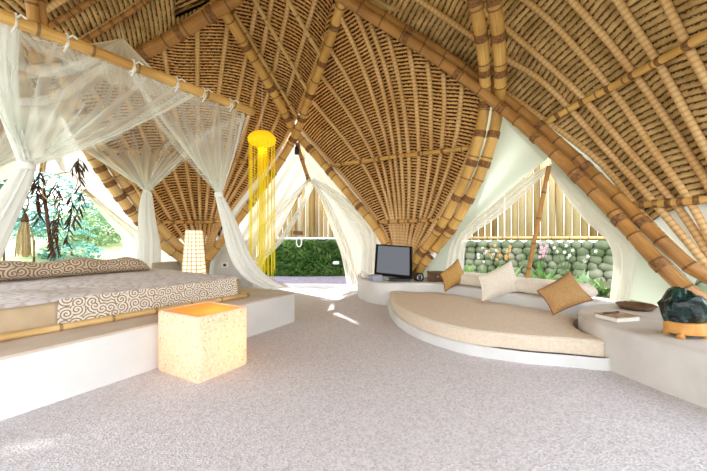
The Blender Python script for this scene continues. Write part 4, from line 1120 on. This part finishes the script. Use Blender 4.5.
# stone wall
sw = empty('stone_wall', (SW0 + SW1) / 2, 'mossy river stone garden wall outside the side window', 'wall')
d = (SW1 - SW0); L = d.length; dn = d.normalized(); sn = V((dn.y, -dn.x, 0)); sn = sn if sn.y < 0 else -sn
mb = MB(); mb.box((SW0 + SW1) / 2 + V((0, 0, .45)) - sn * .12, (L, .3, 1.1), math.atan2(dn.y, dn.x)); mb.build('wall_core', M['mortar'], sw, smooth=False)
mb = MB(); z = -.08; row = 0
while z < .98:
    s = U(0, .1)
    while s < L:
        w = U(.18, .34); h = U(.19, .25); c = SW0 + dn * (s + w / 2) + V((0, 0, z + .09)) + sn * .04
        ph = [(math.cos(math.pi * i / 6 - math.pi / 2), math.sin(math.pi * i / 6 - math.pi / 2)) for i in range(7)]
        tl = U(-.3, .3)
        rows = []
        for r_, zz in ph:
            rr = []
            for k in range(10):
                a = 2 * math.pi * k / 10; lx_ = math.cos(a) * r_ * w * .52; lz_ = zz * h * .52
                rr.append(c + dn * (lx_ * math.cos(tl) - lz_ * math.sin(tl)) + V((0, 0, lz_ * math.cos(tl) + lx_ * math.sin(tl))) + sn * (math.sin(a) * r_ * .09))
            rows.append(rr)
        mb.grid(rows, None, True); s += w * .97
    z += .155; row += 1
mb.build('stones', M['stone'], sw)
# plants outside side window
def strap_plant(c, n, L, m, label, flowers=None, nf=0):
    e = empty('flowering_plant' if flowers else 'leafy_plant', c, label, 'plant'); mb = MB()
    for _ in range(n):
        a = U(0, 6.28); el = U(.5, 1.3); d = V((math.cos(a) * math.cos(el), math.sin(a) * math.cos(el), math.sin(el))) * L * U(.6, 1.1)
        mb.leaf(V(c) + V((U(-.05,.05), U(-.05,.05), 0)), d, U(.025, .05), V((0, 0, 1)), U(.1, .4), 5)
    mb.build('leaves', M[m], e)
    if flowers:
        for k in range(nf):
            a = U(0, 6.28); h = U(.8, 1.15) ; r = U(.1, .4)
            tip = V(c) + V((math.cos(a) * r, math.sin(a) * r, L * h + .15)); mid = V(c) + V((math.cos(a) * r * .3, math.sin(a) * r * .3, L * h * .7))
            mb = MB(); pts = spline([V(c), mid, tip], 8); mb.tube(pts, .006, 5); stm = mb.build('stem', M['leaf'], e)
            for q in pts[-3:]:
                q = q + V((U(-.04,.04), U(-.04,.04), U(-.03,.03))); mb = MB()
                for j in range(5):
                    b = 2 * math.pi * j / 5; mb.leaf(q, V((math.cos(b), -.3, math.sin(b))) * .034, .013, V((0, -1, .1)), .1)
                mb.tube([q + V((0, .01, 0)), q - V((0, .02, 0))], .012, 6)
                mb.build('flower', M[flowers], stm)
random.seed(21)
plants = [
 ((466, 6.9), 20, .5, 'leaf', 'bright green strap leaved plant at the left corner of side window', None, 0),
 ((487, 6.7), 12, .5, 'leaf', 'white orchid plant behind the cream pillow', 'petal_white', 3),
 ((508, 6.3), 9, .55, 'leaf', 'orange flowered plant just left of the thin window prop', 'petal_orange', 4),
 ((541, 6.0), 10, .6, 'leaf', 'pale pink orchid plant just right of the thin window prop', 'petal_pink', 4),
 ((566, 5.6), 9, .62, 'leaf', 'white orchid plant behind the brown pillow', 'petal_white', 4),
 ((586, 5.3), 20, .48, 'leaf_pale', 'pale green broad leaved plant left of the gathered curtain', None, 0),
 ((604, 5.2), 14, .45, 'leaf', 'dark leafy plant beside the gathered curtain at window corner', None, 0)]
for (px, Y), n, L, m, lab, fl, nf in plants:
    strap_plant(V(((px - CX) / F * Y, Y, .2)), n, L, m, lab, fl, nf)
mb = MB(); mb.slab([V((1.6,7.4,0)), V((3.4,5.2,0)), V((5.0,4.2,0)), V((7.4,5.6,0)), V((1.6,9.4,0))], -.1, .2, .05); struct(mb.build('planting_bed', M['soil']))
# rope hanging outside the doorway, small garden light
rp = P(299, 190, 9.0); sg = empty('rope_hook', rp, 'white rope with a loop hanging before the bamboo fence in the doorway', 'rope')
mb = MB(); mb.tube([P(299,150,9), P(299,233,9)], .018, 8); mb.build('rope', M['cord'], sg)
mb = MB(); cL = P(299, 242, 9); mb.tube([cL + V((math.sin(a) * .07, 0, math.cos(a) * .13 )) for a in [2 * math.pi * k / 16 for k in range(17)]], .016, 8); mb.build('loop', M['white'], sg)
mb = MB(); mb.box(P(298, 233, 9.0), (.26, .08, .10)); mb.build('bracket', M['darkwood'], sg, smooth=False)
q = P(299,150,9); mb = MB(); mb.tube([q + V((0, -.05, 0)), q + V((0, 1.0, 0))], .03, 8); mb.build('support_arm', M['bamboo_pale'], sg)
gl = P(336, 263, 9.3); mb = MB(); mb.lathe(gl, [(.001, .05), (.07, .045), (.10, .0), (.07, -.04), (.001, -.045)], 16)
tag(mb.build('wall_light', M['white'], loc=gl), 'small white oval light on the ivy wall at right of doorway', 'light')
# left garden
random.seed(9)
def frond_palm(c, n, L, m, label):
    e = empty('palm_plant', c, label, 'plant'); mb = MB()
    for k in range(n):
        a = U(0, 6.28); el = U(.3, 1.3); tip = V((math.cos(a) * math.cos(el), math.sin(a) * math.cos(el), math.sin(el))) * L * U(.7, 1.1)
        mid = tip * .5 + V((0, 0, L * .18)); pts = spline([V(c), V(c) + mid, V(c) + tip - V((0, 0, L * .15))], 16)
        for i in range(2, 17):
            t = (pts[min(i + 1, 16)] - pts[i - 1]).normalized(); s = t.cross(V((0, 0, 1)))
            if s.length < .01: continue
            s.normalize()
            for sg in (1, -1): mb.leaf(pts[i], (s * sg + t * .7 + V((0, 0, -.25))) * L * .22 * (1.1 - i / 22), .02, V((0, 0, 1)), .15)
    mb.build('fronds', M[m], e); mb = MB(); mb.tube([V(c) - V((0, 0, .5)), V(c) + V((0, 0, .1))], .025, 8); mb.build('stem', M['darkwood'], e)
frond_palm(P(4, 246, 8.5), 20, 1.5, 'leaf_blue', 'blue green feathery palm at left edge of the garden view')
frond_palm(P(34, 244, 8.8), 18, 1.3, 'leaf_blue', 'blue green feathery palm directly behind the straw tassel')
frond_palm(P(60, 246, 10), 16, 1.3, 'leaf_blue', 'blue green feathery palm directly behind the dark leaf strands')
leafmass('garden_bush', P(88, 228, 12), (1.3, 1.0, .7), 1400, .05, .16, 'leaf_pale', 'rounded sunlit bush right of the hanging leaves', 'bush')
leafmass('garden_bush', P(108, 232, 14), (1.2, 1.0, .7), 1300, .05, .17, 'leaf', 'green bush nearest the tied back curtain in garden view', 'bush')
leafmass('garden_bush', P(72, 252, 9.5), (.8, .6, .25), 600, .04, .13, 'leaf_blue', 'low blue green shrub in front of the lawn', 'shrub')
leafmass('garden_tree', P(55, 200, 17), (3.2, 2, 2.0), 2600, .09, .26, 'leaf_blue', 'large hazy tree at the back of the garden behind the leaf ring', 'tree')
leafmass('garden_tree', P(-40, 195, 15), (2.6, 1.6, 2.6), 2400, .09, .26, 'leaf', 'large green tree at left edge at back of the garden', 'tree')
leafmass('garden_tree', P(120, 205, 24), (3.0, 2, 2.4), 2000, .09, .28, 'leaf_pale', 'pale distant tree behind the tied back curtain', 'tree')

# ------------------------------------------------------------------ light
sc = bpy.context.scene
w = bpy.data.worlds.new('sky'); sc.world = w; w.use_nodes = True
nt = w.node_tree; bg = nt.nodes['Background']
tc = nt.nodes.new('ShaderNodeTexCoord'); sx = nt.nodes.new('ShaderNodeSeparateXYZ'); nt.links.new(tc.outputs['Generated'], sx.inputs[0])
rp_ = nt.nodes.new('ShaderNodeValToRGB'); nt.links.new(sx.outputs['Z'], rp_.inputs[0])
rp_.color_ramp.elements[0].position = 0; rp_.color_ramp.elements[0].color = (1.0, 1.0, .98, 1)
rp_.color_ramp.elements[1].position = .6; rp_.color_ramp.elements[1].color = (.84, .91, 1.0, 1)
nt.links.new(rp_.outputs[0], bg.inputs[0]); bg.inputs[1].default_value = 2.2
sun = bpy.data.lights.new('sun', 'SUN'); sun.energy = 4.5; sun.angle = .02; sun.color = (1, .95, .86)
so2 = bpy.data.objects.new('sun', sun); C.objects.link(so2)
dirv = V((.25, -.62, -1.0))          # light travels this way
so2.rotation_euler = dirv.to_track_quat('-Z', 'Y').to_euler()
cam = bpy.data.cameras.new('camera'); co = bpy.data.objects.new('camera', cam); C.objects.link(co)
cam.lens = F / 707 * 36; cam.sensor_width = 36; cam.shift_y = 2.5 / 707; cam.clip_start = .05; cam.clip_end = 200
co.location = (0, 0, CH); co.rotation_euler = (math.pi / 2, 0, 0); sc.camera = co
vs = sc.view_settings; vs.view_transform = 'Standard'; vs.look = 'None'; vs.gamma = 1; vs.use_curve_mapping = False; vs.exposure = 1.0
sc.cycles.max_bounces = 10; sc.cycles.diffuse_bounces = 6; sc.cycles.transparent_max_bounces = 24; sc.cycles.sample_clamp_indirect = 6
sc.cycles.use_denoising = True
